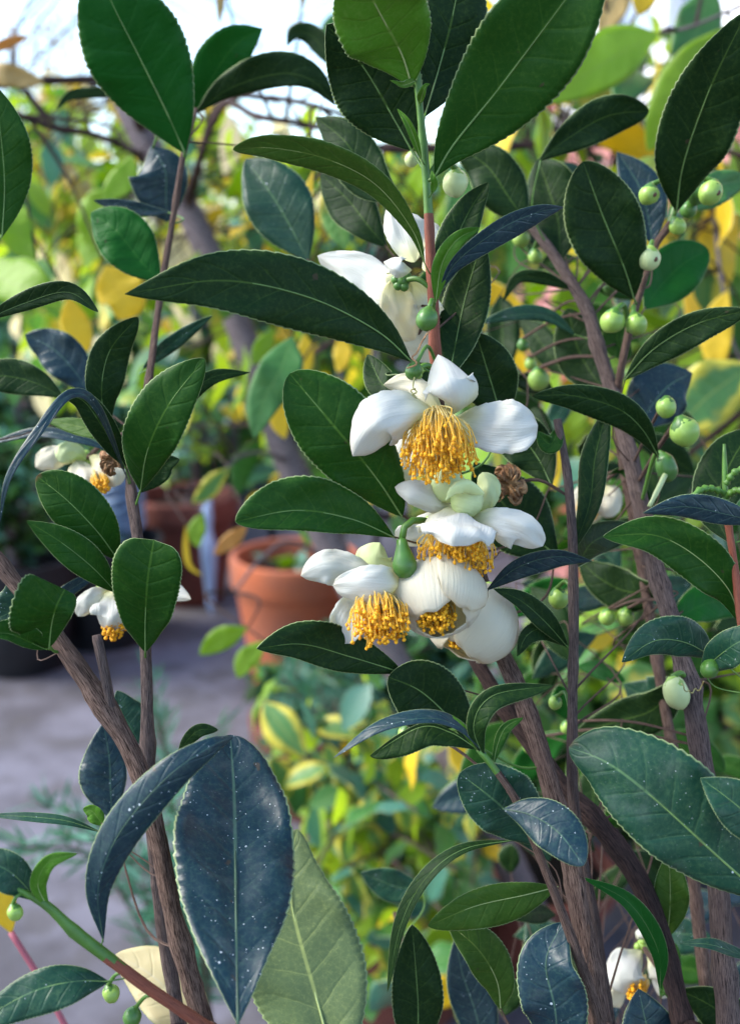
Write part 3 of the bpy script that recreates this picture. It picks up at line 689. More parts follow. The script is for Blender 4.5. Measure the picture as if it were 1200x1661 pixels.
T('thin', 'tea_dark', [(922, 1052, .284), (885, 1010, .280), (845, 975, .277), (800, 955, .275)], 16, 20, roll=.3)
T('thin', 'tea_dark', [(918, 1048, .284), (885, 1020, .282), (855, 1030, .280), (838, 1065, .280)], 20, 14)
T('thin', 'tea_mid', [(905, 690, .286), (900, 710, .284), (890, 720, .283), (870, 700, .283)], 16, 12, hero=False)
T('thin', 'tea_dark', [(926, 900, .285), (955, 820, .286), (965, 740, .29), (985, 660, .295)], 24, 22, hero=False)
T('thin', 'tea_dark', [(935, 920, .284), (960, 880, .30), (1000, 865, .31), (1045, 862, .32)], 26, 26, hero=False)
T('right', 'tea_dark', [(1075, 955, .33), (1020, 960, .34), (975, 940, .345), (940, 910, .35)], 34, 34, hero=False)
T('right', 'tea_dark', [(1100, 1100, .32), (1060, 1150, .33), (1000, 1170, .335), (930, 1190, .34)], 36, 34, hero=False)
T('right', 'tea_bright', [(1085, 1010, .33), (1130, 985, .335), (1170, 975, .34), (1220, 985, .345)], 34, 30, hero=False)
T('right', 'tea_teal', [(1105, 1100, .34), (1080, 1120, .345), (1050, 1130, .35), (1010, 1110, .355)], 34, 34, hero=False)
T('right', 'tea_mid', [(1062, 880, .32), (1040, 800, .325), (1010, 765, .33), (985, 770, .33)], 10, 12, hero=False)
T('edge', 'tea_dark', [(1180, 880, .285), (1160, 820, .29), (1190, 740, .295), (1230, 690, .30)], 46, 40, hero=False)
# scattered darker leaves deeper inside the bush
random.seed(21)
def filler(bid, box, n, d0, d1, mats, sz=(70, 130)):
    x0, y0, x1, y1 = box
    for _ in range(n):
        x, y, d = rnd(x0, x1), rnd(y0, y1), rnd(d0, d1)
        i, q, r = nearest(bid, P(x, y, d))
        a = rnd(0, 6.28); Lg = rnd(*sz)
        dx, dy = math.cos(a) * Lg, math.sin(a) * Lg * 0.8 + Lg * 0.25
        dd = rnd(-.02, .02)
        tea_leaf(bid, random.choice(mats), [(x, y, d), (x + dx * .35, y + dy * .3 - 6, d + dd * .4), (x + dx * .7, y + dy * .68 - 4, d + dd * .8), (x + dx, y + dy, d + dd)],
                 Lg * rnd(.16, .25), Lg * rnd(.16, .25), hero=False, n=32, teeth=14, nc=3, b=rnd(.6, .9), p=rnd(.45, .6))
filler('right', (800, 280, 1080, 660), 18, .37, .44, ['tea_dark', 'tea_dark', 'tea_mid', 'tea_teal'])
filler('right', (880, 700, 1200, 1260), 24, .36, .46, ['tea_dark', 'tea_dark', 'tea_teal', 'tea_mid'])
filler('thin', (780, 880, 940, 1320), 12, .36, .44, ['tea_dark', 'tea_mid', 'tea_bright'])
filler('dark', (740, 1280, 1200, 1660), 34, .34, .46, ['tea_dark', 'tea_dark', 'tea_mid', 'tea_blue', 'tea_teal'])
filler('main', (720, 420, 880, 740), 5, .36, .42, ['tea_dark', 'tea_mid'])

# ------------------------------------------------------------------ tea flowers
def pedicel(bid, p, r, parent=None, mat='green_stem', sag=0.2, name='pedicel'):
    i, q, rs_ = nearest(bid, p)
    root, line, rr = BR[bid]
    d = (q - p).length
    j = max(0, min(len(line) - 1, i + int(min(6, d / 0.006))))
    q = line[j]
    if d > .022: sag, mat, r = .06, ('bark' if mat == 'green_stem' else mat), r * .8
    m = MB(); m.tube(spline([p, p.lerp(q, .5) + Vector((0, -0.001, d * sag)), q], 10), [r * (1.25 - .35 * z / 10) for z in range(11)], 8)
    return part(name, m, [mat], parent or root, p)

def flower(bid, cal, petals, stam=None, label=None, seed=1, cal_r=11, mat_cal='bud_green', sepals=True):
    rs = random.Random(seed)
    c = P(*cal); u = K * cal[2]
    mb = MB(); mb.ball(c, cal_r * u, 12, 7)
    if sepals:
        for k in range(5):
            a = k * 1.2566 + rs.random()
            mb.ball(c + (RGT * math.cos(a) + UPV * math.sin(a)) * cal_r * u * .8 - FWD * 0.0006, cal_r * u * .62, 8, 5)
    fl = part('flower', mb, [mat_cal], BR[bid][0], c)
    if label: fl['label'] = label
    pedicel(bid, c, 4.2 * u, fl)
    for k, (mat, pts, wl, wr, kw) in enumerate(petals):
        w3 = [P(*q) for q in pts]; dm = sum(q[2] for q in pts) / len(pts)
        a_ = dict(p=.62, a=.62, b=.42, n=40, nc=8, ser=0.05, teeth=8, thick=.00016, quilt=0, wave=.17, fold=(-.1, -.1), curve=(-.35, -.35), seed=seed * 31 + k, rough=.26)
        a_.update(kw)
        pm, _, _ = blade(w3, wl * K * dm, wr * K * dm, **a_)
        part('petal', pm, [mat, mat, mat], fl, w3[0])
    if stam: stamens(fl, seed=seed, **stam)
    return fl

def stamens(fl, start, end, n, base_r, spread, seed=1, pale=True, back=0.004, anth=2.9, jit=.22):
    """start/end photo pixels with distance; spread = fan radius (px) at the end"""
    rs = random.Random(seed * 7 + 1)
    s0, e0 = P(*start), P(*end); ax = (e0 - s0); Lg = ax.length; ax.normalize()
    u = K * start[2]
    X = ax.cross(FWD).normalized(); Y = ax.cross(X)
    f, a = MB(), MB()
    for k in range(n):
        th = rs.uniform(0, 6.283); q = math.sqrt(rs.random())
        b_ = s0 + (X * math.cos(th) + Y * math.sin(th)) * base_r * u * q
        ln = Lg * (1.02 - .22 * q * q + rs.uniform(-jit, jit * .7))
        tip = s0 + ax * ln + (X * math.cos(th) + Y * math.sin(th) * .8) * spread * u * q + Vector((rs.gauss(0, 1), rs.gauss(0, 1), rs.gauss(0, 1))) * 4.5 * u * min(1, spread / 55) ** 1.5
        mid_ = b_.lerp(tip, .55) + (X * math.cos(th) + Y * math.sin(th)) * spread * u * q * .16 + Vector((rs.gauss(0, 1), rs.gauss(0, 1), rs.gauss(0, 1))) * 3.4 * u * min(1, spread / 55) ** 1.5
        sp = spline([b_, mid_, tip], 6)
        f.tube(sp, [1.15 * u] * 3 + [.95 * u] * 4, 5, 0, False)
        for fi in range(-30, 0):                           # pale towards the base
            if -30 <= fi < -15: f.m[fi] = 1
        d2 = (sp[-1] - sp[-2]).normalized() + Vector((rs.gauss(0, .5), rs.gauss(0, .5), rs.gauss(0, .5)))
        a.ball(tip, anth * u * rs.uniform(.75, 1.2), 6, 4, 0, d2.normalized(), rs.uniform(1.0, 1.5))
    ff = part('filaments', f, ['filament', 'filament_pale'], fl, s0); ff['kind'] = 'stuff'
    aa = part('anthers', a, ['anther'], fl, s0); aa['kind'] = 'stuff'

Pt, Pc, Pg = 'petal', 'petal_cream', 'petal_green'
# flower facing down, in the middle of the cluster
flower('main', (672, 603, .268), [
    (Pt, [(700, 690, .270), (668, 722, .268), (650, 758, .268), (640, 782, .270)], 42, 46, {}),
    (Pc, [(715, 668, .262), (690, 640, .264), (658, 622, .268), (622, 624, .270)], 24, 18, dict(b=.8)),
    (Pt, [(728, 676, .261), (735, 650, .252), (722, 612, .250), (710, 575, .260)], 43, 44, dict(p=.52, b=.5, curve=(-.75, -.75), wave=.02, fold=(-.1, -.1))),
    (Pt, [(735, 680, .262), (780, 688, .256), (828, 690, .252), (872, 690, .254)], 42, 46, dict(curve=(-.3, .15), p=.66)),
    (Pt, [(712, 672, .258), (665, 668, .249), (612, 685, .246), (572, 740, .254)], 46, 42, dict(curve=(-.6, -.8), p=.55, fold=(-.2, -.2))),
], dict(start=(708, 676, .258), end=(713, 754, .2475), n=260, base_r=26, spread=60), 'open white flower hanging face down with a full brush of yellow stamens', 1)
# second flower below it
flower('main', (700, 850, .272), [
    (Pt, [(735, 832, .274), (700, 850, .270), (668, 868, .268), (640, 862, .268)], 20, 24, {}),
    (Pg, [(770, 835, .276), (785, 812, .274), (790, 790, .274), (782, 766, .276)], 18, 22, {}),
    (Pt, [(742, 838, .266), (705, 818, .260), (668, 800, .258), (640, 790, .262)], 18, 26, dict(curve=(-.6, -.6))),
    (Pt, [(762, 838, .260), (805, 846, .252), (848, 858, .249), (880, 886, .252)], 26, 38, dict(curve=(-.2, -.6), p=.6)),
    (Pt, [(745, 822, .262), (742, 838, .250), (738, 860, .2445), (734, 886, .244)], 66, 62, dict(p=.6, a=.45, b=.45, curve=(-.35, -.35))),
], dict(start=(740, 858, .266), end=(740, 920, .257), n=220, base_r=38, spread=58), 'white flower tipped on its side with stamens hanging below its petals', 2)
# young green-white buds between the two flowers
mb = MB(); c0 = P(727, 788, .262); mb.ball(c0, 29 * K * .262, 20, 12, 0, (UPV * .9 - RGT * .2).normalized(), .98)
o = part('flower_bud', mb, ['bud_pale'], BR['main'][0], c0)
pedicel('main', c0 + FWD * .004, 4 * K * .26, o)
mb = MB(); c0 = P(757, 812, .258); mb.ball(c0, 27 * K * .258, 20, 12, 0, (UPV + RGT * .3).normalized(), 1.05)
o = part('flower_bud', mb, ['petal_green'], BR['main'][0], c0)
pm, _, _ = blade([P(722, 812, .2515), P(735, 792, .2498), P(756, 785, .250), P(786, 802, .2535)], 8 * K * .25, 16 * K * .25, n=20, nc=4, ser=0, quilt=0, curve=(-.6, -.6), thick=.0004, p=.5, b=.6)
part('sepal', pm, ['bud_pale', 'bud_pale', 'bud_pale'], o, P(722, 812, .2515))
pedicel('main', c0 + FWD * .004, 4 * K * .26, o)
# left flower of the cluster
flower('main', (648, 935, .272), [
    (Pg, [(640, 955, .272), (618, 930, .268), (606, 905, .268), (616, 880, .270)], 32, 30, dict(b=.5)),
    (Pt, [(612, 960, .270), (580, 985, .266), (562, 1012, .263), (556, 1044, .263)], 32, 30, dict(fold=(.3, .2), curve=(.15, .15), wave=.08)),
    (Pt, [(622, 950, .266), (575, 930, .262), (530, 922, .260), (488, 934, .262)], 28, 32, dict(b=.55, curve=(-.5, -.5))),
    (Pt, [(662, 952, .262), (632, 946, .254), (592, 944, .252), (540, 950, .256)], 40, 28, dict(p=.5, curve=(-.5, -.3))),
], dict(start=(612, 972, .259), end=(618, 1026, .248), n=210, base_r=28, spread=44), 'open white flower at the side of the cluster with a thick yellow stamen tuft', 3)
# the two globe flowers
def cup_petal(fl, mat, c, Rr, ax, lon, dlon, phi1, seed, k=1.0, flare=.0, squash=1.0):
    """one petal as a thick patch of a globe, from the calyx pole down to its rim"""
    rs = random.Random(seed); q = ax.to_track_quat('Z', 'Y'); mb = MB(); nu, nv_ = 26, 16; th = .0004
    cl = q.inverted() @ (CAMV - c); lon0 = math.atan2(cl.y, cl.x)
    for side in (0, 1):
        for i in range(nu + 1):
            u_ = i / nu
            for v_ in range(nv_ + 1):
                w = v_ / nv_ * 2 - 1
                edge = (1 - abs(w) ** 2.6) ** .5 if abs(w) < 1 else 0
                phi = .06 + (phi1 - .06) * u_ * (.74 + .26 * edge) + .03 * u_ * math.sin(w * 9 + seed)
                la = lon0 + lon + dlon * w * (.55 + .45 * math.sin(min(1, u_ * 1.3) * math.pi / 2))
                r = Rr * k * (1 + .035 * mnoise.noise(Vector((la * 1.3 + seed, phi * 1.6, seed))) + flare * u_ ** 4 + .02 * abs(w) ** 3) - side * th
                mb.v.append(c + q @ Vector((r * math.sin(phi) * math.cos(la), r * math.sin(phi) * math.sin(la), r * math.cos(phi) * squash)))
    n1 = (nu + 1) * (nv_ + 1)
    def uv(i, v_): return (min(1, .25 + .75 * i / nu), v_ / nv_)
    for i in range(nu):
        for v_ in range(nv_):
            a = i * (nv_ + 1) + v_; f = (a, a + nv_ + 1, a + nv_ + 2, a + 1); U = [uv(i, v_), uv(i + 1, v_), uv(i + 1, v_ + 1), uv(i, v_ + 1)]
            mb.face(f, U); mb.face(tuple(n1 + z for z in f[::-1]), U[::-1])
    rim = [i * (nv_ + 1) for i in range(nu + 1)] + [nu * (nv_ + 1) + v_ for v_ in range(1, nv_ + 1)] + [i * (nv_ + 1) + nv_ for i in range(nu - 1, -1, -1)]
    for a, b in zip(rim, rim[1:]): mb.face((a, n1 + a, n1 + b, b), [(1, .5)] * 4)
    part('petal', mb, [mat], fl, c)
def globe(bid, cen, r, cal_dir, petals, stam, label, seed, squash=.9):
    c = P(*cen); u = K * cen[2]; ax = cal_dir.normalized(); top = c + ax * r * u * squash
    mb = MB(); mb.ball(top, 15 * u, 12, 7, 0, ax, .5)
    fl = part('flower', mb, ['bud_green'], BR[bid][0], top); fl['label'] = label
    pedicel(bid, top + FWD * .002, 4 * u, fl)
    for k_, (mat, lon, dl, p1, kk, fla) in enumerate(petals): cup_petal(fl, mat, c, r * u, ax, lon, dl, p1, seed + k_, kk, fla, squash)
    stamens(fl, seed=seed, **stam)
globe('main', (764, 1008, .286), 74, UPV * .72 + RGT * .5 + FWD * .2,
      [(Pc, 2.6, 1.0, 2.7, .93, 0), (Pc, -2.4, 1.0, 2.7, .94, 0), (Pc, -1.0, .75, 2.85, .95, .12), (Pc, 1.25, .95, 2.5, .97, 0), (Pc, -.35, .8, 2.45, .99, .02), (Pc, .55, .9, 2.5, 1.05, .0)],
      dict(start=(750, 1015, .286), end=(738, 1044, .278), n=50, base_r=12, spread=12), 'creamy globe shaped flower tucked behind the other, barely open', 40)
globe('main', (711, 970, .262), 74, UPV * .80 + FWD * .60 - RGT * .03,
      [(Pc, 2.5, 1.1, 2.78, .93, 0), (Pc, -2.4, 1.1, 2.72, .95, 0), (Pc, 1.45, .9, 2.5, .965, 0), (Pc, -1.4, .9, 2.55, .96, 0), (Pc, .72, .7, 2.32, 1.06, .03), (Pc, -.42, .9, 2.46, 1.02, .02)],
      dict(start=(711, 972, .262), end=(708, 1012, .2535), n=130, base_r=18, spread=30), 'cream globe shaped flower opening downwards over orange stamens', 50)
mb = MB(); c0 = P(712, 922, .262); mb.ball(c0, 30 * K * .262, 16, 8, 0, UPV, .6)
part('calyx', mb, ['bud_pale'], BR['main'][0], c0)
# flower behind the red stem, seen from behind
flower('main', (652, 456, .272), [
    (Pt, [(660, 450, .276), (672, 500, .282), (690, 545, .288), (700, 590, .292)], 44, 62, dict(p=.55, b=.5, curve=(-.2, -.2))),
    (Pt, [(690, 440, .284), (702, 420, .288), (704, 390, .290), (700, 360, .292)], 18, 18, {}),
    (Pt, [(660, 445, .274), (625, 470, .280), (580, 440, .286), (515, 415, .290)], 54, 34, dict(p=.5, b=.75, curve=(-.2, -.2))),
    (Pc, [(640, 452, .272), (645, 490, .276), (655, 525, .280), (672, 552, .284)], 30, 34, dict(b=.5)),
    (Pt, [(672, 425, .270), (655, 395, .272), (640, 360, .274), (632, 330, .278)], 22, 46, dict(p=.5, b=.65, curve=(-.2, -.3))),
    (Pt, [(668, 438, .266), (652, 438, .262), (638, 432, .262), (622, 425, .266)], 14, 20, dict(p=.5, curve=(-.7, -.7))),
], None, 'white flower seen from behind with a green calyx beside the red wood', 6, cal_r=13, mat_cal='bud_dark')
# softer flowers further off
flower('upright', (140, 745, .335), [
    (Pc, [(130, 745, .335), (105, 740, .332), (80, 745, .330), (58, 758, .332)], 20, 20, {}),
    (Pg, [(140, 745, .330), (125, 735, .328), (108, 735, .326), (95, 748, .326)], 18, 18, {}),
    (Pc, [(145, 740, .328), (165, 752, .324), (180, 768, .322), (186, 790, .322)], 26, 24, {}),
    (Pc, [(125, 745, .330), (130, 760, .325), (140, 775, .322), (150, 790, .322)], 24, 26, {}),
], dict(start=(158, 768, .326), end=(166, 792, .318), n=50, base_r=10, spread=14), 'pale soft flower beside the withered brown scrap', 7)
flower('upright', (172, 955, .31), [
    (Pt, [(190, 965, .315), (230, 962, .31), (270, 958, .306), (310, 972, .304)], 20, 18, dict(b=.8)),
    (Pt, [(180, 958, .305), (160, 965, .298), (138, 980, .296), (127, 1000, .298)], 22, 16, {}),
    (Pt, [(185, 958, .302), (182, 980, .294), (180, 1005, .292), (172, 1022, .295)], 40, 34, dict(p=.55)),
], dict(start=(190, 1005, .302), end=(186, 1026, .294), n=60, base_r=16, spread=20), 'white flower half hidden behind a broad cut-tipped leaf', 8)
flower('right', (975, 785, .37), [
    (Pc, [(972, 785, .37), (960, 800, .362), (955, 825, .36), (960, 850, .362)], 34, 30, {}),
    (Pc, [(978, 785, .366), (988, 800, .36), (986, 820, .358), (972, 835, .358)], 20, 18, {}),
    (Pc, [(965, 785, .366), (948, 800, .360), (938, 820, .358), (940, 845, .360)], 14, 12, {}),
], dict(start=(952, 815, .362), end=(950, 836, .352), n=60, base_r=14, spread=16), 'soft creamy flower with orange stamens behind the thin stem', 9)
flower('dark', (1042, 1535, .33), [
    (Pt, [(1048, 1540, .335), (1065, 1560, .332), (1078, 1590, .330), (1075, 1620, .332)], 26, 24, {}),
    (Pt, [(1040, 1528, .330), (1040, 1520, .328), (1045, 1515, .328), (1050, 1505, .33)], 12, 12, {}),
    (Pc, [(1035, 1560, .332), (1010, 1580, .330), (995, 1605, .328), (1005, 1635, .33)], 24, 24, {}),
    (Pt, [(1040, 1542, .326), (1022, 1562, .318), (1015, 1590, .316), (1022, 1612, .318)], 30, 34, {}),
], dict(start=(1035, 1590, .326), end=(1030, 1616, .316), n=60, base_r=16, spread=20), 'white flower low down behind the crooked dark stem', 10)

# ------------------------------------------------------------------ buds
def bud(bid, x, y, r, d, mat='bud_green', stretch=1.05, ax=None, scar=False, ped=True):
    c = P(x, y, d); u = K * d; ax = (ax or (UPV + RGT * rnd(-.4, .4))).normalized()
    mb = MB(); mb.ball(c, r * u, 18, 11, 0, ax, stretch)
    mb.v = [c + (v - c) * (1 + .10 * mnoise.noise((v - c) / (r * u) * 1.1 + Vector((x, y, 0)) * .37) + .03 * math.sin(4 * math.atan2((v - c).dot(RGT), (v - c).dot(FWD)))) for v in mb.v]
    o = part('bud', mb, [mat], BR[bid][0], c)
    up = c + ax * r * u * stretch * .72
    m2 = MB(); m2.lathe([(r * u * .9, -.5 * r * u), (r * u * .82, -.12 * r * u), (r * u * .5, .22 * r * u), (r * u * .26, .45 * r * u)], 12, 0, ax, up)
    part('sepal_cup', m2, ['bud_dark' if mat != 'bud_pale' else 'bud_green'], o, up)
    if scar:
        m3 = MB(); m3.ball(c - FWD * r * u * .82 + RGT * r * u * .3 - UPV * r * u * .2, r * u * .3, 8, 5, 0, FWD, .4)
        part('scar', m3, ['bud_scar'], o, c)
    if ped: pedicel(bid, up + ax * r * u * .3, max(2.5, r * .2) * u, o, sag=.35)
    return o
random.seed(5)
for a_ in [('main', 738, 298, 21, .272, 'bud_pale'), ('main', 668, 258, 12, .285, 'bud_pale'), ('main', 692, 518, 18, .262, 'bud_dark'), ('main', 671, 602, 14, .262, 'bud_dark'),
           ('bud', 1052, 316, 16, .312), ('bud', 1152, 313, 19, .312), ('bud', 1098, 367, 13, .316, 'bud_green'), ('bud', 1128, 318, 14, .320, 'bud_dark'), ('bud', 1116, 340, 13, .324, 'bud_dark'),
           ('bud', 1052, 420, 18, .312, 'bud_pale'), ('bud', 993, 521, 19, .312), ('bud', 1032, 526, 17, .312), ('right', 873, 615, 17, .36), ('right', 868, 416, 12, .35), ('right', 845, 387, 14, .36),
           ('right', 1080, 661, 16, .30), ('right', 1110, 700, 23, .298, 'bud_green'), ('right', 1080, 758, 17, .302, 'bud_dark'), ('thin', 905, 971, 16, .290), ('right', 984, 1001, 13, .34), ('right', 1014, 1001, 14, .34),
           ('right', 1096, 1124, 20, .292, 'bud_pale'), ('thin', 900, 1140, 11, .30), ('front', 732, 1198, 13, .262), ('front', 658, 1190, 13, .30), ('low', 25, 1480, 13, .226), ('low', 181, 1612, 14, .236), ('low', 215, 1650, 15, .238, 'bud_dark'),
           ('right', 860, 590, 10, .37), ('right', 848, 560, 10, .37, 'bud_dark'), ('right', 990, 465, 12, .36, 'bud_dark'), ('right', 1075, 430, 12, .36, 'bud_pale'), ('right', 860, 1210, 12, .36), ('edge', 1150, 1085, 15, .265, 'bud_dark'),
           ('right', 918, 1180, 10, .33), ('right', 890, 520, 9, .37)]:
    o = bud(*a_, stretch=1.4 if a_[1] in (1096, 1080) and a_[2] > 750 else 1.05, scar=a_[1] in (1152, 1052) and a_[2] != 1)
# teardrop bud in the cluster
mb = MB(); c0 = P(656, 915, .256); u = K * .256
mb.lathe([(1e-5, -24 * u), (12 * u, -21 * u), (19 * u, -10 * u), (20 * u, 2 * u), (15 * u, 16 * u), (10 * u, 30 * u), (8 * u, 40 * u), (1e-5, 44 * u)], 16, 0, (UPV * .97 - RGT * .12).normalized(), c0)
o = part('bud', mb, ['bud_dark'], BR['main'][0], c0)
m2 = MB(); m2.tube(spline([P(652, 874, .257), P(660, 848, .258), P(690, 845, .262), P(722, 860, .285)], 12), [6 * u] * 13, 8)
part('pedicel', m2, ['green_stem'], o, P(652, 874, .257))
# knobbly stalks on the edge shoot
for q in ([(1176, 800, .262), (1150, 792, .260), (1130, 798, .258), (1122, 815, .258)], [(1176, 785, .262), (1192, 765, .260), (1215, 760, .26), (1230, 770, .26)], [(1177, 805, .262), (1195, 795, .258), (1210, 800, .256), (1225, 812, .256)]):
    mb = MB(); sp = spline([P(*z) for z in q], 20)
    mb.tube(sp, [(7 + 2.4 * math.sin(i * 1.9)) * .5 * K * .26 * 1.5 for i in range(21)], 10)
    part('flower_stalk', mb, ['green_stem'], BR['edge'][0], P(*q[0]))
# pale slit shoot beside the pointed bud, fine brown thread round the stem, withered flower and scrap
mb = MB(); mb.tube(spline([P(1078, 770, .30), P(1066, 795, .298), P(1052, 822, .297)], 8), [4.5 * K * .3] * 6 + [3.5 * K * .3] * 3, 8)
part('pale_shoot', mb, ['bud_pale'], BR['right'][0], P(1078, 770, .30))
mb = MB(); rs = random.Random(3)
pts = [P(1105 + 34 * t_ + rs.uniform(-2, 2), 1108 + 14 * math.sin(t_ * 3.1) + rs.uniform(-4, 4), .278 + .004 * rs.random()) for t_ in [i / 12 for i in range(13)]]
mb.tube(spline(pts, 40), [1.1 * K * .28] * 41, 5)
part('dry_tendril', mb, ['leaf_tan'], BR['right'][0], pts[0])
mb = MB(); pts = [P(*q) for q in ((697, 535, .262), (684, 555, .260), (676, 572, .259), (668, 580, .258), (676, 590, .257), (660, 597, .258))]
mb.tube(spline(pts, 24), [1.6 * K * .26] * 25, 5)
part('dry_tendril', mb, ['dried'], BR['main'][0], pts[0])
mb = MB(); pts = [P(*q) for q in ((672, 612, .252), (670, 628, .2505), (676, 636, .250), (668, 640, .250), (676, 646, .250), (666, 634, .2502), (674, 630, .25))]
mb.tube(spline(pts, 30), [1.3 * K * .25] * 31, 5)
part('dry_tendril', mb, ['leaf_tan'], BR['main'][0], pts[0])
def withered(bid, x, y, r, d, seed):
    """crumpled dry petals packed into a lump"""
    rs = random.Random(seed); c = P(x, y, d); u = K * d
    mb = MB(); mb.ball(c, r * u * .55, 10, 7)
    for v in mb.v: pass
    o = part('withered_flower', mb, ['dried'], BR[bid][0], c)
    for k in range(11):
        a = rs.uniform(0, 6.28)
        def q(f, g, dz): return c + (RGT * math.cos(a + g) * f + UPV * math.sin(a + g) * f * 1.15) * r * u - FWD * dz * r * u
        pm, _, _ = blade([q(.15, 0, .2), q(.5, .4, .8), q(.9, .5, .55), q(.95, .9, .1)], r * u * .40, r * u * .30, n=30, nc=6, p=.55, a=.5, b=.5, quilt=.5, veins=5, wave=.9, rough=1.4, ser=.12, teeth=6, seed=seed + k, fold=(-.3, -.3), thick=.0003)
        part('dry_petal', pm, ['dried'] * 3, o, c)
    pedicel(bid, c + FWD * .003, 2.5 * u, o, 'bark')
withered('thin', 820, 788, 27, .284, 4)
withered('upright', 188, 748, 20, .292, 9)
# red lower shoot: pink leaf stalk, yellow leaf, cream fallen leaf caught by the stem
wb = thing('fallen_leaf', 'large cream coloured leaf caught behind the thick slanting tea stem', 'leaf', P(345, 1690, .29))
pm, cen, _ = blade([P(345, 1690, .29), P(300, 1640, .29), P(250, 1585, .292), (P(188, 1548, .295))], 48 * K * .29, 52 * K * .29, n=50, seed=4, ser=.02, wave=.15, b=.7)
part('blade', pm, ['leaf_cream', 'leaf_cream', 'leaf_margin'], wb, P(345, 1690, .29))
yb = thing('yellow_leaf', 'bright yellow leaf with a pink stalk over the grey paving', 'leaf', P(160, 1745, .36))
mb = MB(); mb.tube(spline([P(160, 1745, .36), P(110, 1670, .36), P(70, 1595, .36), P(18, 1512, .36)], 16), [5 * K * .36] * 17, 8)
part('leaf_stalk', mb, ['pink_stem'], yb, P(160, 1745, .36))
pm, cen, _ = blade([P(20, 1515, .36), P(8, 1480, .36), P(-15, 1440, .36), P(-50, 1400, .36)], 26 * K * .36, 26 * K * .36, n=40, seed=8, ser=.02)
part('blade', pm, ['leaf_yellow', 'leaf_yellow', 'leaf_margin'], yb, P(20, 1515, .36))

# ------------------------------------------------------------------ ground and wall
mb = MB()
mb.v += [Vector((-80, -20, 0)), Vector((80, -20, 0)), Vector((80, 140, 0)), Vector((-80, 140, 0))]
mb.face((0, 1, 2, 3)); g = link('ground', mb.mesh('ground', ['concrete'])); g['kind'] = 'structure'
g['label'] = 'grey concrete yard paving with stains and painted shadow blotches'

def ground_pt(x, y):
    v = (FWD + RGT * ((x - 600) * K) + UPV * (-(y - 830.5) * K)); t_ = -CAM_Z / v.z
    return CAMV + v * t_
# brick house wall, running back on the right
A = Vector((0.42, 3.35, 0)); B = Vector((1.35, 1.05, 0))
wd = (B - A).normalized(); wn_ = Vector((-wd.y, wd.x, 0))
if wn_.dot(CAMV - A) < 0: wn_ = -wn_
wl_ = (B - A).length; WH = 3.2
rot = Matrix((wd, -wn_, Vector((0, 0, 1)))).transposed()       # local x along the wall, -y towards the yard
house = thing('brick_house', 'red brick house wall, painted sunlit pink higher up, with pale mortar and a white window', 'house', A)
house.rotation_euler = rot.to_euler()
def hpart(name, mb, mats, parent=None, smooth=False):
    o = link(name, mb.mesh(name, mats, smooth=smooth), parent or house); return o
WX0, WX1, WZ0, WZ1 = 0.42, 1.02, 1.33, 2.35                  # window opening
mb = MB(); mb.box((0, 0.012, 0), (wl_, 0.25, WZ0)); hpart('wall', mb, ['mortar'])
for lo, hi in (((0, .012, WZ0), (WX0, .25, WZ1)), ((WX1, .012, WZ0), (wl_, .25, WZ1)), ((0, .012, WZ1), (wl_, .25, WH))):
    mb = MB(); mb.box(lo, hi); hpart('wall', mb, ['mortar'])
bm_ = {}
for nm in ('brick_red', 'brick_sunlit_pink'):
    for ln in (.215, .1025):
        mb = MB(); e = .004
        mb.box((0, 0, 0), (ln, .04, .065)); me = mb.mesh('brick', [nm], smooth=False)
        bm_[nm, ln] = me
random.seed(2); nb = 0
mbrest = MB()
for row in range(int(WH / .078)):
    z = row * .078; x = -.11 if row % 2 else 0.0
    while x < wl_ - .05:
        ln = .215
        x0 = max(x, 0); x1 = min(x + ln, wl_)
        inside = z + .065 > WZ0 - .02 and z < WZ1 + .02 and x1 > WX0 - .02 and x0 < WX1 + .02
        if not inside and x1 - x0 > .08:
            full = x1 - x0 > .2
            if full or x1 - x0 > .1:
                nm = 'brick_sunlit_pink' if (z > .75 and random.random() < .75) or random.random() < .25 else 'brick_red'  # mostly pink higher up: sunlight and haze painted into the brick colour
                pw = A + wd * x0 + Vector((0, 0, z)); rel = pw - CAMV; dd = rel.dot(FWD)
                px, py = 600 + rel.x / (K * dd), 830.5 - rel.dot(UPV) / (K * dd)
                if -150 < py < 1750 and px < 1500 and nb < 295:
                    o = link('brick', bm_[nm, .215 if full else .1025], house, (x0, -.003 - random.random() * .006, z + .006)); nb += 1
                else:
                    mbrest.box((x0, 0, z + .006), (x0 + (.215 if full else .1025), .03, z + .071))
        x += .228
if mbrest.v: o = hpart('brick_rest', mbrest, ['brick_sunlit_pink']); o['kind'] = 'stuff'
mb = MB()
for lo, hi in (((WX0, -.02, WZ0), (WX0 + .07, .08, WZ1)), ((WX1 - .07, -.02, WZ0), (WX1, .08, WZ1)), ((WX0 + .07, -.02, WZ0), (WX1 - .07, .08, WZ0 + .07)), ((WX0 + .07, -.02, WZ1 - .07), (WX1 - .07, .08, WZ1)), ((.70, -.015, WZ0 + .07), (.75, .075, WZ1 - .07))): mb.box(lo, hi)
win = hpart('window', mb, ['white_paint'])
for a0, a1 in ((WX0 + .07, .70), (.75, WX1 - .07)):
    mb = MB(); mb.box((a0, .035, WZ0 + .07), (a1, .045, WZ1 - .07)); hpart('pane', mb, ['window_glass'], win)
mb = MB(); mb.box((WX0 - .06, -.06, WZ0 - .05), (WX1 + .06, .011, WZ0 - .002)); hpart('sill', mb, ['white_paint'], win)

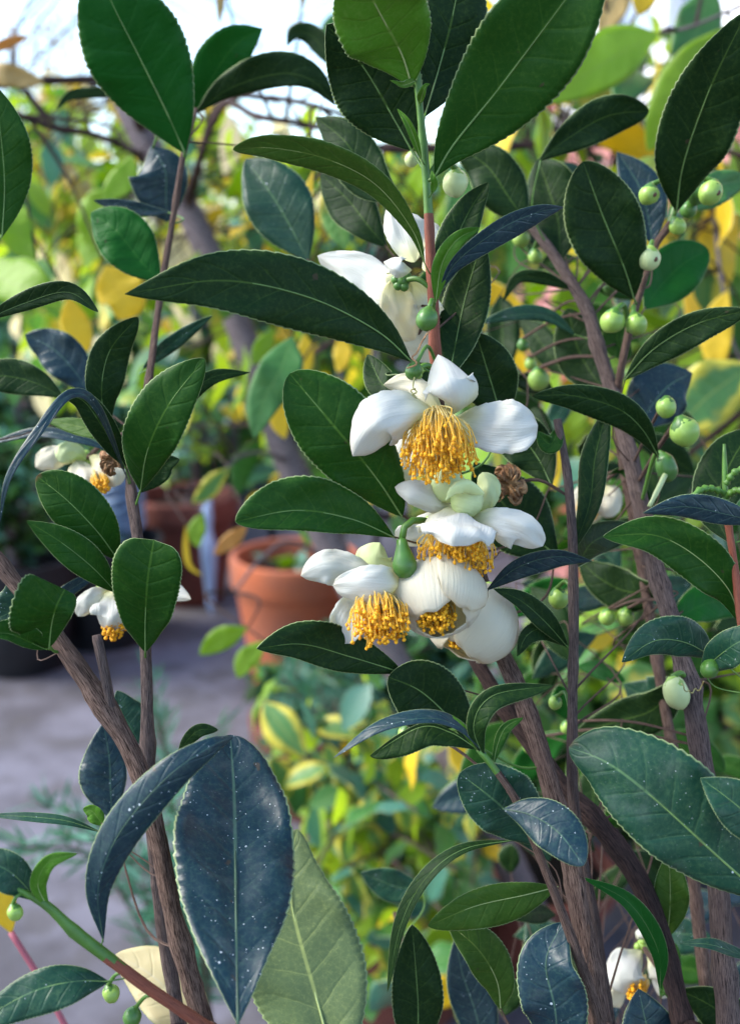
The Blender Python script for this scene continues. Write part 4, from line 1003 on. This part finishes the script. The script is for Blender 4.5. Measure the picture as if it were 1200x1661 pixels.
# ------------------------------------------------------------------ pots
def pot(label, at, r, h, mat, group=None, name='terracotta_pot', rim=True, cat='pot'):
    root = thing(name, label, cat, at, group)
    rb = r * .68
    mb = MB()
    prof = [(1e-4, 0.0), (rb, 0.0), (rb + (r * .93 - rb) * .5, h * .40), (r * .93, h * .78)]
    prof += [(r, h * .785), (r * 1.02, h * .98), (r * .99, h), (r * .90, h), (r * .88, h * .9), (r * .82, h * .80)] if rim else [(r * .97, h * .97), (r, h * .98), (r, h), (r * .94, h), (r * .9, h * .8)]
    mb.lathe(prof, 40); o = link('body', mb.mesh('body', [mat]), root)
    es = o.modifiers.new('bevel', 'BEVEL'); es.width = .004; es.segments = 2; es.limit_method = 'ANGLE'
    mb = MB(); rs = random.Random(int(at.x * 999)); zz = h * .86
    mb.lathe([(r * .875, zz), (r * .6, zz + .006), (r * .3, zz + .003), (1e-4, zz + .007)], 24)
    link('soil', mb.mesh('soil', ['soil']), root)
    return root
mainpot = pot('wide terracotta pot from which the tea stems rise', Vector((POT.x, POT.y, 0)), .24, .445, 'terracotta')
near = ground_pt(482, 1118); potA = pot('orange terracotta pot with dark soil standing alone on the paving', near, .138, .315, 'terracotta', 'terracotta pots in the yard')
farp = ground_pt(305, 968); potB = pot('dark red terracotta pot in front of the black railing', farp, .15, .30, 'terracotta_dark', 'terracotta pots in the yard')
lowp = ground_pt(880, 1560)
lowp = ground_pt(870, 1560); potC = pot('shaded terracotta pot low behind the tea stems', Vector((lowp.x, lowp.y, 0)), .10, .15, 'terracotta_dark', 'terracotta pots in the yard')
for x, y, r, h, lab in ((40, 1075, .15, .27, 'black plastic pot holding the dark green bush'), (175, 1035, .15, .26, 'black plastic pot between the green bush and the blue bundle'), (-130, 1060, .16, .28, 'black plastic pot at the end of the row of black pots')):
    pot(lab, ground_pt(x, y), r, h, 'black_plastic', 'black plastic pots along the yard', 'plastic_pot', False)

# ------------------------------------------------------------------ background leaves: shared templates
def template(mat, Lg, W, droop, seed, n=14, fold=.2, wave=.12):
    pts = [Vector((0, 0, 0)), Vector((0, Lg * .35, -droop * Lg * .05)), Vector((0, Lg * .7, -droop * Lg * .25)), Vector((0, Lg, -droop * Lg * .6))]
    mb, _, _ = blade(pts, W, W, n=n, nc=3, fold=(fold, fold), wave=wave, ser=0, quilt=.06, seed=seed, ref=Vector((0, Lg * .5, 5)), p=.45, b=.85, thick=.0003, veins=6)
    return mb.mesh('leaf', [mat, mat, 'leaf_margin'])
TPL = {}
def tpl(mat, kind):
    key = (mat, kind)
    if key not in TPL:
        TPL[key] = [template(mat, *kind, s) for s in (1, 2)]
    return random.choice(TPL[key])
BIG, SMALL, ROUND = (.075, .018, .6), (.030, .0085, .4), (.055, .019, .5)
def bg_leaf(root, mat, kind, p, tilt=None, scale=1.0, yaw=None):
    o = link('leaf', tpl(mat, kind), root, p - wloc(root))
    o.rotation_euler = (rnd(-1.5, .1) if tilt is None else tilt, rnd(-.7, .7), rnd(0, 6.283) if yaw is None else yaw)
    o.scale = (scale,) * 3
    return o
def twig(mb, a, b, r, sag=.08, m=0):
    mb.tube(spline([a, a.lerp(b, .5) + Vector((rnd(-.2, .2), rnd(-.2, .2), sag)) * (b - a).length, b], 8), [r * (1 - .6 * i / 8) for i in range(9)], 6, m)

# the young tree with yellowing leaves
def tline(pix): return [P(*q) for q in pix]
base = ground_pt(800, 1500); base = Vector((base.x + .05, base.y - .25, 0))
tr_pts = [base, base + Vector((-.0, .0, .10))] + tline([(770, 1290, .95), (690, 1160, .95), (560, 930, .95), (468, 745, .95), (400, 560, .95), (325, 380, .95), (262, 272, .95), (215, 190, .95), (170, 60, .96), (150, -80, .97)])
tree = thing('young_tree', 'leaning young tree with grey trunk and yellowing leaves behind the tea plant', 'tree', base)
tlen = spline(tr_pts, 90)
mb = MB(); mb.tube(tlen, [.0175 - .0065 * i / 90 for i in range(91)], 12, 0, True, .1, 2); part('trunk', mb, ['bark_tree'], tree, base)
branches = []
for pix, w in (([(262, 290, .95), (215, 245, .80), (150, 218, .70), (90, 208, .66), (35, 188, .62), (-40, 160, .60)], 17), ([(232, 210, .95), (190, 140, .80), (90, 130, .76), (10, 138, .74), (-50, 142, .72)], 20),
               ([(300, 330, .95), (360, 175, .75), (440, 160, .72), (510, 172, .70), (600, 200, .70)], 15), ([(305, 340, .95), (350, 178, .80), (420, 190, .66), (510, 205, .64), (620, 240, .64)], 17),
               ([(440, 690, .95), (480, 600, .90), (530, 560, .86), (580, 520, .85), (620, 430, .85)], 13), ([(620, 240, .74), (780, 240, .74), (900, 232, .74), (1040, 235, .72), (1150, 240, .70), (1260, 270, .68)], 17),
               ([(900, 232, .74), (960, 120, .66), (1050, 62, .60), (1130, 40, .58), (1260, -20, .56)], 8), ([(1150, 240, .70), (1165, 420, .66), (1190, 560, .64), (1240, 640, .62)], 8),
               ([(560, 930, .95), (480, 880, .90), (430, 900, .86), (380, 960, .84)], 9), ([(470, 750, .95), (430, 735, .90), (390, 740, .86), (360, 770, .84), (322, 830, .84)], 8)):
    sp = spline(tline(pix), 40); branches.append(sp)
    mb = MB(); r0 = w * .5 * K * pix[len(pix) // 2][2]
    mb.tube(sp, [r0 * (1.1 - .6 * i / 40) * (1 + .25 * (i % 9 == 4)) for i in range(41)], 10, 0, True, .15, w)
    if w > 11:
        for _ in range(6):
            i = random.randrange(6, 38); q = sp[i]
            mb.tube([q, q + Vector((rnd(-.5, .5), rnd(-.3, .3), rnd(-.2, .8))).normalized() * rnd(.012, .04)], [r0 * .35, r0 * .1], 6)
    part('branch', mb, ['bark_dark' if w > 12 else 'bark_tree'], tree, sp[0])
def tree_leaf(mat, pts, wl, wr=None, **kw):
    w3 = [P(*q) for q in pts]; dm = pts[0][2]; wr = wl if wr is None else wr
    mb, _, _ = blade(w3, wl * K * dm, wr * K * dm, n=40, nc=4, seed=int(pts[0][0]) + 7, ser=.01, quilt=.05, wave=.12, roll=rnd(-.3, .3), **kw)
    o = part('leaf', mb, [mat, mat, 'leaf_margin'], tree, w3[0])
    best = min((q for sp in branches + [tlen] for q in sp), key=lambda q: (q - w3[0]).length)
    m2 = MB(); twig(m2, best, w3[0], .0014); part('twig', m2, ['bark_dark'], tree, best)
random.seed(11)
TL = tree_leaf
TL('leaf_lime', [(1068, 55, .56), (1020, 78, .55), (950, 120, .54), (872, 168, .54)], 40, 46, p=.45)
TL('leaf_lime', [(1185, 40, .60), (1140, 100, .60), (1095, 165, .60), (1050, 245, .61)], 46, 46)
TL('leaf_green', [(1150, -30, .62), (1140, 20, .62), (1125, 60, .62), (1090, 110, .62)], 36, 40)
TL('leaf_tan', [(1000, -60, .62), (998, -10, .62), (985, 30, .62), (972, 62, .62)], 26, 22)
TL('leaf_yellow', [(1050, -40, .64), (1045, -15, .64), (1040, 5, .64), (1035, 25, .64)], 22, 20)
TL('leaf_blotched', [(1010, 120, .66), (985, 150, .66), (955, 165, .66), (925, 175, .66)], 26, 24)
TL('leaf_lime', [(60, 420, .55), (40, 400, .55), (28, 360, .55), (20, 318, .56)], 34, 26)
TL('leaf_lime', [(-40, 420, .50), (0, 450, .49), (50, 470, .48), (100, 500, .48)], 46, 34)
TL('leaf_yellow', [(112, 480, .60), (120, 520, .60), (128, 550, .60), (130, 585, .60)], 26, 24)
TL('leaf_yellow', [(170, 430, .62), (185, 460, .62), (200, 490, .62), (195, 520, .62)], 44, 36)
TL('leaf_tan', [(-30, 110, .66), (0, 118, .65), (35, 125, .65), (72, 134, .65)], 17, 20)
TL('leaf_orange', [(-20, 85, .66), (0, 75, .66), (20, 66, .66), (46, 58, .66)], 8, 10)
TL('leaf_lime', [(215, 250, .60), (205, 285, .60), (185, 310, .60), (172, 330, .60)], 20, 22)
TL('leaf_green', [(475, 545, .50), (455, 600, .49), (428, 650, .49), (412, 710, .49)], 34, 34, p=.4)
TL('leaf_yellow', [(495, 540, .62), (495, 565, .62), (490, 590, .62), (486, 625, .62)], 17, 16)
TL('leaf_lime', [(445, 535, .64), (430, 555, .64), (420, 572, .64), (410, 592, .64)], 16, 14)
TL('leaf_yellow', [(550, 540, .66), (556, 560, .66), (555, 585, .66), (548, 604, .66)], 14, 16)
TL('leaf_yellow', [(470, 620, .60), (462, 650, .60), (455, 680, .60), (462, 712, .60)], 18, 20)
TL('leaf_yellow', [(508, 275, .44), (500, 315, .44), (492, 360, .44), (482, 412, .44)], 10, 12)
TL('leaf_blotched', [(530, 290, .46), (538, 330, .46), (548, 365, .46), (560, 405, .46)], 26, 24)
TL('leaf_variegated', [(372, 758, .70), (352, 780, .70), (335, 800, .70), (312, 816, .70)], 14, 18)
TL('leaf_lime', [(330, 832, .70), (322, 850, .70), (318, 868, .70), (322, 888, .70)], 15, 14)
TL('leaf_yellow', [(302, 850, .70), (302, 890, .70), (308, 918, .70), (328, 934, .70)], 5, 5)
TL('leaf_orange', [(402, 850, .70), (385, 868, .70), (368, 882, .70), (347, 900, .70)], 13, 13)
TL('leaf_lime', [(402, 1018, .66), (380, 1028, .66), (355, 1040, .66), (324, 1062, .66)], 18, 20)
TL('leaf_lime', [(430, 1040, .66), (412, 1060, .66), (398, 1075, .66), (386, 1100, .66)], 16, 20)
TL('leaf_variegated', [(1220, 590, .58), (1185, 615, .58), (1140, 650, .58), (1088, 705, .58)], 50, 54)
TL('leaf_yellow', [(885, 700, .62), (890, 730, .62), (895, 760, .62), (900, 795, .62)], 18, 18)
TL('leaf_blotched', [(1070, 1090, .62), (1040, 1095, .62), (1015, 1110, .62), (985, 1130, .62)], 22, 24)
TL('leaf_variegated', [(1085, 1140, .62), (1060, 1150, .62), (1035, 1158, .62), (1005, 1168, .62)], 30, 34)
TL('leaf_yellow', [(1000, 1022, .64), (985, 1035, .64), (970, 1045, .64), (950, 1050, .64)], 12, 14)
TL('leaf_tan', [(365, -60, .6), (362, -30, .6), (358, 0, .6), (356, 40, .6)], 8, 8)
TL('leaf_tan', [(496, -60, .6), (494, -30, .6), (492, -10, .6), (489, 20, .6)], 6, 6)
TL('leaf_yellow', [(1180, 470, .6), (1165, 510, .6), (1160, 560, .6), (1165, 610, .6)], 26, 26)
TL('leaf_yellow', [(660, 30, .7), (655, 60, .7), (650, 90, .7), (648, 120, .7)], 18, 18)
def scatter(n, box, d0, d1, mats, kind=BIG, sc=(.6, 1.0)):
    tw = MB(); x0, y0, x1, y1 = box; org = None
    for _ in range(n):
        p = P(rnd(x0, x1), rnd(y0, y1), rnd(d0, d1))
        best = min((q for sp in branches + [tlen] for q in sp[::3]), key=lambda q: (q - p).length)
        twig(tw, best, p, .0009); org = best
        bg_leaf(tree, random.choice(mats), kind, p, None, rnd(*sc))
    part('twigs', tw, ['bark_dark'], tree, org)
LM = ['leaf_lime', 'leaf_lime', 'leaf_green', 'leaf_yellow', 'leaf_variegated', 'leaf_blotched']
scatter(40, (0, 230, 520, 470), .8, 1.35, ['leaf_lime', 'leaf_lime', 'leaf_green', 'leaf_lime', 'leaf_yellow', 'leaf_blotched'], ROUND, (.6, 1.0))
scatter(22, (0, 430, 420, 640), .8, 1.4, LM, ROUND, (.6, 1.0))
scatter(16, (380, 470, 640, 760), .85, 1.3, LM + ['leaf_teal'], BIG, (.4, .8))
scatter(48, (800, 0, 1200, 300), .62, 1.1, LM + ['leaf_green'], BIG, (.6, 1.0))
scatter(72, (740, 300, 1200, 760), .62, 1.1, LM + ['leaf_green', 'leaf_variegated'], BIG, (.6, 1.0))
scatter(18, (840, 780, 1200, 1240), .6, .95, LM + ['leaf_teal'], BIG, (.5, .8))
scatter(16, (560, 0, 860, 330), .8, 1.2, LM, BIG, (.6, .9))

def loose_leaves(parent, items, mats, name='foliage'):
    """many small leaves joined into one part: items = (point, length, material index)"""
    f = MB(); rs = random.Random(len(items))
    for p, L_, m in items:
        q = Matrix.Rotation(rs.uniform(0, 6.28), 3, 'Z') @ Matrix.Rotation(rs.uniform(-1.5, .2), 3, 'X') @ Matrix.Rotation(rs.uniform(-.8, .8), 3, 'Y')
        w = L_ * rs.uniform(.22, .33); b = len(f.v); dr = rs.uniform(.0, .5)
        for i in range(6):
            t_ = i / 5; ww = w * (math.sin(math.pi * min(1, t_ ** .85)) ** .8 if 0 < i < 5 else .02); z = -dr * L_ * t_ * t_
            f.v += [p + q @ Vector((-ww, L_ * t_, z + ww * .3)), p + q @ Vector((0, L_ * t_, z)), p + q @ Vector((ww, L_ * t_, z + ww * .3))]
        for i in range(5):
            for k in (0, 1):
                a = b + i * 3 + k
                f.face((a, a + 1, a + 4, a + 3), [(i / 5, k / 2), (i / 5, k / 2 + .5), ((i + 1) / 5, k / 2 + .5), ((i + 1) / 5, k / 2)], m)
    o = part(name, f, mats, parent, items[0][0]); o['kind'] = 'stuff'
random.seed(77)
for box, n_, d0, d1, mats, sz in (((-40, 200, 520, 640), 260, .9, 2.0, ['leaf_lime', 'leaf_lime', 'leaf_yellow', 'leaf_green', 'leaf_teal', 'leaf_cream'], (.03, .06)),  # teal leaves in this group paint in pale sky reflections as leaf colour
                                  ((360, 470, 660, 800), 90, 1.0, 1.8, ['leaf_lime', 'leaf_green', 'leaf_yellow', 'leaf_teal'], (.03, .06)),
                                  ((780, 0, 1220, 780), 210, .75, 1.3, ['leaf_lime', 'leaf_lime', 'leaf_yellow', 'leaf_green', 'leaf_teal'], (.03, .055))):
    its = []; tw = MB()
    while len(its) < n_:
        x, y, d = rnd(box[0], box[2]), rnd(box[1], box[3]), rnd(d0, d1)
        c_ = P(x, y, d); best = min((q for sp in branches + [tlen] for q in sp[::3]), key=lambda q: (q - c_).length)
        twig(tw, best, c_, .0012)
        for _ in range(random.randrange(4, 9)):
            its.append((c_.lerp(best, random.random() * .4) + Vector((rnd(-1, 1), rnd(-1, 1), rnd(-1, 1))) * .03, rnd(*sz), random.randrange(len(mats))))
    loose_leaves(tree, its, mats)
    part('twigs', tw, ['bark_dark'], tree, base)
# variegated shrub low in the middle
sb = ground_pt(640, 1560); sb = Vector((sb.x, sb.y - .06, 0))
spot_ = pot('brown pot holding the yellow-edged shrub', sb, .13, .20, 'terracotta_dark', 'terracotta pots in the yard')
shrub = thing('variegated_shrub', 'low shrub with small green and yellow-edged leaves on thin grey twigs', 'shrub', sb + Vector((0, 0, .17)))
sroot = sb + Vector((0, 0, .17))
random.seed(31)
SM = ['leaf_variegated', 'leaf_variegated', 'leaf_lime', 'leaf_green', 'leaf_teal', 'leaf_green', 'leaf_yellow']
ln_ = 0
for k in range(30):
    x, y = rnd(420, 820), rnd(1070, 1640)
    e = P(x, y, rnd(.62, .95))
    mb = MB(); mid_ = sroot.lerp(e, .55) + Vector((rnd(-.05, .05), rnd(-.05, .05), .05))
    sp = spline([sroot + Vector((rnd(-.03, .03), rnd(-.03, .03), 0)), mid_, e], 16)
    mb.tube(sp, [.0035 * (1 - .75 * i / 16) for i in range(17)], 7); part('twig', mb, ['bark_grey'], shrub, sroot)
    for i in range(6, 17):
        for s_ in range(1 if i < 9 else 1):
            if ln_ < 298:
                a = rnd(0, 6.28); q = sp[i] + Vector((math.cos(a), math.sin(a), rnd(-.3, .5))) * .006
                bg_leaf(shrub, random.choice(SM), SMALL, q, rnd(-1.2, .4), rnd(.9, 1.7), a - math.pi / 2); ln_ += 1
its = []
for k in range(60):
    c_ = P(rnd(410, 780), rnd(1080, 1640), rnd(.72, 1.05))
    tw = spline([sroot, sroot.lerp(c_, .5) + Vector((0, 0, .04)), c_], 14)
    for i in range(6, 15): its.append((tw[i] + Vector((rnd(-1, 1), rnd(-1, 1), rnd(-1, 1))) * .008, rnd(.022, .042), random.randrange(5)))
loose_leaves(shrub, its, ['leaf_lime', 'leaf_green', 'leaf_variegated', 'leaf_teal', 'leaf_lime'])
# needle-leaved herb by the paving
def herb(label, at, tips, seed, mat='leaf_teal'):
    random.seed(seed)
    root = thing('needle_herb', label, 'herb', at, 'needle-leaved herbs over the paving')
    for t_ in tips:
        e = P(*t_); mb = MB(); sp = spline([at + Vector((rnd(-.02, .02), rnd(-.02, .02), 0)), at.lerp(e, .6) + Vector((0, 0, .08)), e], 24)
        mb.tube(sp, [.0028 * (1 - .7 * i / 24) for i in range(25)], 7); part('twig', mb, ['bark'], root, at)
        f = MB()
        for i in range(8, 25):
            for _ in range(6):
                q = sp[i].lerp(sp[max(0, i - 1)], random.random()); dv = Vector((rnd(-1, 1), rnd(-1, 1), rnd(-.4, 1.0))).normalized() + (sp[i] - sp[i - 1]).normalized() * .6
                L_ = rnd(.018, .034); s_ = dv.cross(Vector((rnd(-1, 1), rnd(-1, 1), .3))).normalized() * .0016
                b = len(f.v); up = dv.cross(s_).normalized() * .0006
                f.v += [q - s_ * .5, q + s_ * .5, q + dv * L_ * .6 + s_ + up, q + dv * L_, q + dv * L_ * .6 - s_ + up]
                f.face((b, b + 1, b + 2, b + 3, b + 4), [(0, .5), (0, .5), (.6, 1), (1, .5), (.6, 0)])
        o = part('needles', f, [mat], root, at); o['kind'] = 'stuff'
hp = ground_pt(330, 1700); hp.z = 0
hz = hp
herb('soft green needle-leaved herb sprawling over the paving', hz, [(20, 1370, .72), (110, 1350, .74), (190, 1400, .76), (275, 1300, .8), (300, 1400, .74), (250, 1150, .95), (350, 1180, .95), (330, 1460, .7), (60, 1300, .8), (240, 1090, 1.0), (400, 1250, .9), (330, 1550, .68), (270, 1480, .7)], 3)
hp2 = ground_pt(520, 1300)
pot('dark pot behind the yellow-edged shrub', hp2, .12, .17, 'terracotta_dark', 'terracotta pots in the yard')
herb('bluish needle-leaved herb behind the yellow-edged shrub', hp2 + Vector((0, 0, .14)), [(440, 1150, 1.25), (480, 1100, 1.25), (520, 1130, 1.25), (560, 1090, 1.3), (600, 1150, 1.25), (430, 1240, 1.2), (650, 1180, 1.3), (500, 1230, 1.2), (560, 1250, 1.2)], 5)
# thin leaves in the orange pot
pl = thing('seedling', 'small plant with narrow grey-blue leaves in the orange pot', 'plant', near + Vector((0, 0, .272)))
random.seed(9)
for k in range(7):
    bg_leaf(pl, 'leaf_teal' if k % 3 else 'leaf_lime', BIG, near + Vector((rnd(-.07, .07), rnd(-.07, .05), .274)), rnd(.2, 1.0), rnd(.7, 1.1))

# ------------------------------------------------------------------ railing, blue bundle, blue spike, cable
rl = ground_pt(330, 905)
rail = thing('railing', 'black iron railing behind the dark red pot', 'railing', rl)
for k in range(-9, 10):
    mb = MB(); mb.tube([rl + Vector((k * .11, 0, .0)), rl + Vector((k * .11, 0, .78))], [.011, .011], 8); mb.ball(rl + Vector((k * .11, 0, .79)), .016, 8, 5)
    part('bar', mb, ['iron'], rail, rl)
for z in (.12, .72):
    mb = MB(); mb.box(rl + Vector((-1.05, -.008, z)), rl + Vector((1.05, .008, z + .03))); part('rail_bar', mb, ['iron'], rail, rl)
bp = ground_pt(208, 1010)
bun = thing('ribbed_bundle', 'pale blue ribbed bundle on a teal post behind the tea stems', 'bundle', bp)
mb = MB(); mb.lathe([(.04, 0), (.04, .26), (.025, .27), (1e-4, .27)], 16, at=bp); part('post', mb, ['teal_paint'], bun, bp)
hh = P(205, 812, bp.y).z
for k in range(6):
    mb = MB(); z = .275 + k * .022
    ring = [bp + Vector((math.cos(a) * .05, math.sin(a) * .05, z + .011 * math.sin(a * 2 + k))) for a in [i * 2 * math.pi / 24 for i in range(25)]]
    mb.tube(ring, [.0115] * 25, 8, 0, False); part('coil', mb, ['blue_rubber'], bun, bp)
sp_ = ground_pt(343, 1000)
spk = thing('plant_spike', 'slim glossy pale blue spike beside the orange pot', 'spike', sp_)
mb = MB(); mb.lathe([(1e-4, 0), (.010, .03), (.020, .16), (.022, .20), (.012, .225), (.010, .25), (.014, .27), (.012, .33), (1e-4, .34)], 16, at=sp_); part('body', mb, ['pale_blue_glaze'], spk, sp_)
mb = MB(); mb.tube(spline([P(250, 190, 1.6), P(400, 88, 1.6), P(520, 8, 1.6), P(760, -150, 1.6)], 20), [.0022] * 21, 6)
ca = link('cable', mb.mesh('cable', ['cable'])); tag(ca, 'thin pale cable crossing the sky above the branches', 'cable')

# ------------------------------------------------------------------ garden shrubs and trees further off
def plant(name, label, cat, at, h, rx, rz, n, mats, leaf, seed, cz=None, trunk_r=.02, clumps=14, group=None):
    rs = random.Random(seed)
    root = thing(name, label, cat, at, group)
    cz = cz if cz is not None else h - rz
    cen = [Vector((rs.gauss(0, .5) * rx, rs.gauss(0, .5) * rx, cz + rs.gauss(0, .5) * rz)) for _ in range(clumps)]
    tb = MB()
    tb.tube(spline([Vector((0, 0, 0)), Vector((rs.uniform(-.05, .05), 0, cz * .5)), Vector((0, 0, cz))], 10), [trunk_r * (1 - .5 * i / 10) for i in range(11)], 8)
    for c in cen:
        tb.tube(spline([Vector((0, 0, cz * .45)), c.lerp(Vector((0, 0, cz * .5)), .5), c], 6), [trunk_r * .4, trunk_r * .35, trunk_r * .3, trunk_r * .25, trunk_r * .2, trunk_r * .15, trunk_r * .1], 6)
    link('trunk', tb.mesh('trunk', ['bark_tree']), root)
    f = MB()
    for i in range(n):
        c = rs.choice(cen); R = .42 * min(rx, rz)
        v = Vector((rs.gauss(0, 1), rs.gauss(0, 1), rs.gauss(0, 1))).normalized() * R * rs.random() ** .4
        q = c + v
        if q.z < .04: q.z = .04 + rs.random() * .1
        d = Vector((rs.gauss(0, 1), rs.gauss(0, 1), rs.gauss(-.35, .8))).normalized(); s_ = d.cross(Vector((rs.gauss(0, 1), rs.gauss(0, 1), 1))).normalized()
        Lq = leaf * rs.uniform(.6, 1.2); w = Lq * .27; nn = d.cross(s_) * w * .35
        b = len(f.v); m = rs.randrange(len(mats))
        f.v += [q, q + d * Lq * .45 + s_ * w + nn, q + d * Lq, q + d * Lq * .45 - s_ * w + nn]
        f.face((b, b + 1, b + 2), [(0, .5), (.5, .9), (1, .5)], m); f.face((b, b + 2, b + 3), [(0, .5), (1, .5), (.5, .1)], m)
    o = link('crown', f.mesh('crown', mats, smooth=False), root); o['kind'] = 'stuff'
    return root
plant('potted_bush', 'dark green bush growing in a black pot', 'bush', ground_pt(40, 1075) + Vector((0, 0, .2)), .5, .16, .16, 1400, ['leaf_teal', 'leaf_green', 'tea_dark'], .05, 2, .28, .012)
plant('potted_bush', 'leafy bush in the dark red pot before the railing', 'bush', farp + Vector((0, 0, .25)), .5, .12, .10, 320, ['leaf_teal', 'leaf_green', 'leaf_lime'], .05, 6, .22, .01)
G = 'garden shrubs and trees behind the yard'
def far(x, D): return Vector(((x - 600) * K * D, D, 0))
plant('garden_shrub', 'broad green shrub behind the railing', 'shrub', far(330, 4.3), 1.0, .6, .4, 5000, ['leaf_green', 'leaf_lime', 'leaf_teal'], .10, 12, .5, .03, 18, G)
plant('garden_shrub', 'teal green shrub behind the black pots', 'shrub', far(40, 3.6), .9, .5, .4, 4200, ['leaf_teal', 'leaf_green', 'tea_dark'], .09, 13, .45, .03, 18, G)
plant('garden_tree', 'lime green tree beyond the leaning trunk', 'tree', far(180, 5.6), 1.5, .8, .32, 4200, ['leaf_lime', 'leaf_yellow', 'leaf_lime'], .12, 14, .84, .05, 22, G)
plant('garden_tree', 'pale yellow autumn tree under the open sky', 'tree', far(40, 8.0), 2.0, 1.2, .34, 3400, ['leaf_cream', 'leaf_yellow', 'leaf_tan', 'leaf_cream'], .15, 15, 1.50, .06, 26, G)
plant('garden_tree', 'green and yellow tree beside the brick house', 'tree', far(600, 4.6), 1.5, .6, .5, 4600, ['leaf_green', 'leaf_lime', 'leaf_yellow', 'leaf_teal'], .11, 16, .9, .05, 24, G)
plant('garden_tree', 'tall sparse green tree over the dark branches', 'tree', far(420, 6.0), 1.6, .8, .3, 1500, ['leaf_lime', 'leaf_green', 'leaf_lime'], .12, 17, 1.2, .05, 20, G)
plant('garden_tree', 'bare pinkish tree faint in the far sky', 'tree', far(60, 14.0), 4.4, 1.2, .8, 500, ['pink_stem', 'leaf_tan'], .10, 19, 3.4, .07, 26, G)
plant('garden_shrub', 'dark green hedge shrub at the garden end', 'shrub', far(-60, 6.5), 1.1, 1.2, .4, 5200, ['leaf_green', 'tea_dark', 'leaf_lime'], .14, 20, .5, .04, 26, G)
plant('garden_shrub', 'green hedge shrub beside the garden path', 'shrub', far(480, 6.8), 1.1, 1.3, .4, 5200, ['leaf_green', 'tea_dark', 'leaf_teal'], .14, 22, .5, .04, 26, G)
plant('low_bush', 'dark low bush filling the yard behind the yellow-edged shrub', 'bush', ground_pt(720, 1400), .36, .20, .14, 2400, ['leaf_teal', 'tea_dark', 'leaf_green', 'tea_dark'], .05, 31, .22, .012, 20)
plant('low_bush', 'dark low bush in the shade below the brick wall', 'bush', ground_pt(1060, 1330), .5, .28, .2, 3000, ['tea_dark', 'leaf_green', 'tea_dark', 'leaf_lime'], .055, 32, .28, .012, 22)
plant('low_bush', 'tall dark bush against the brick wall', 'bush', Vector((.55, 1.55, 0)), .95, .26, .3, 2600, ['tea_dark', 'leaf_green', 'leaf_lime', 'tea_mid', 'leaf_variegated'], .07, 33, .62, .014, 22)
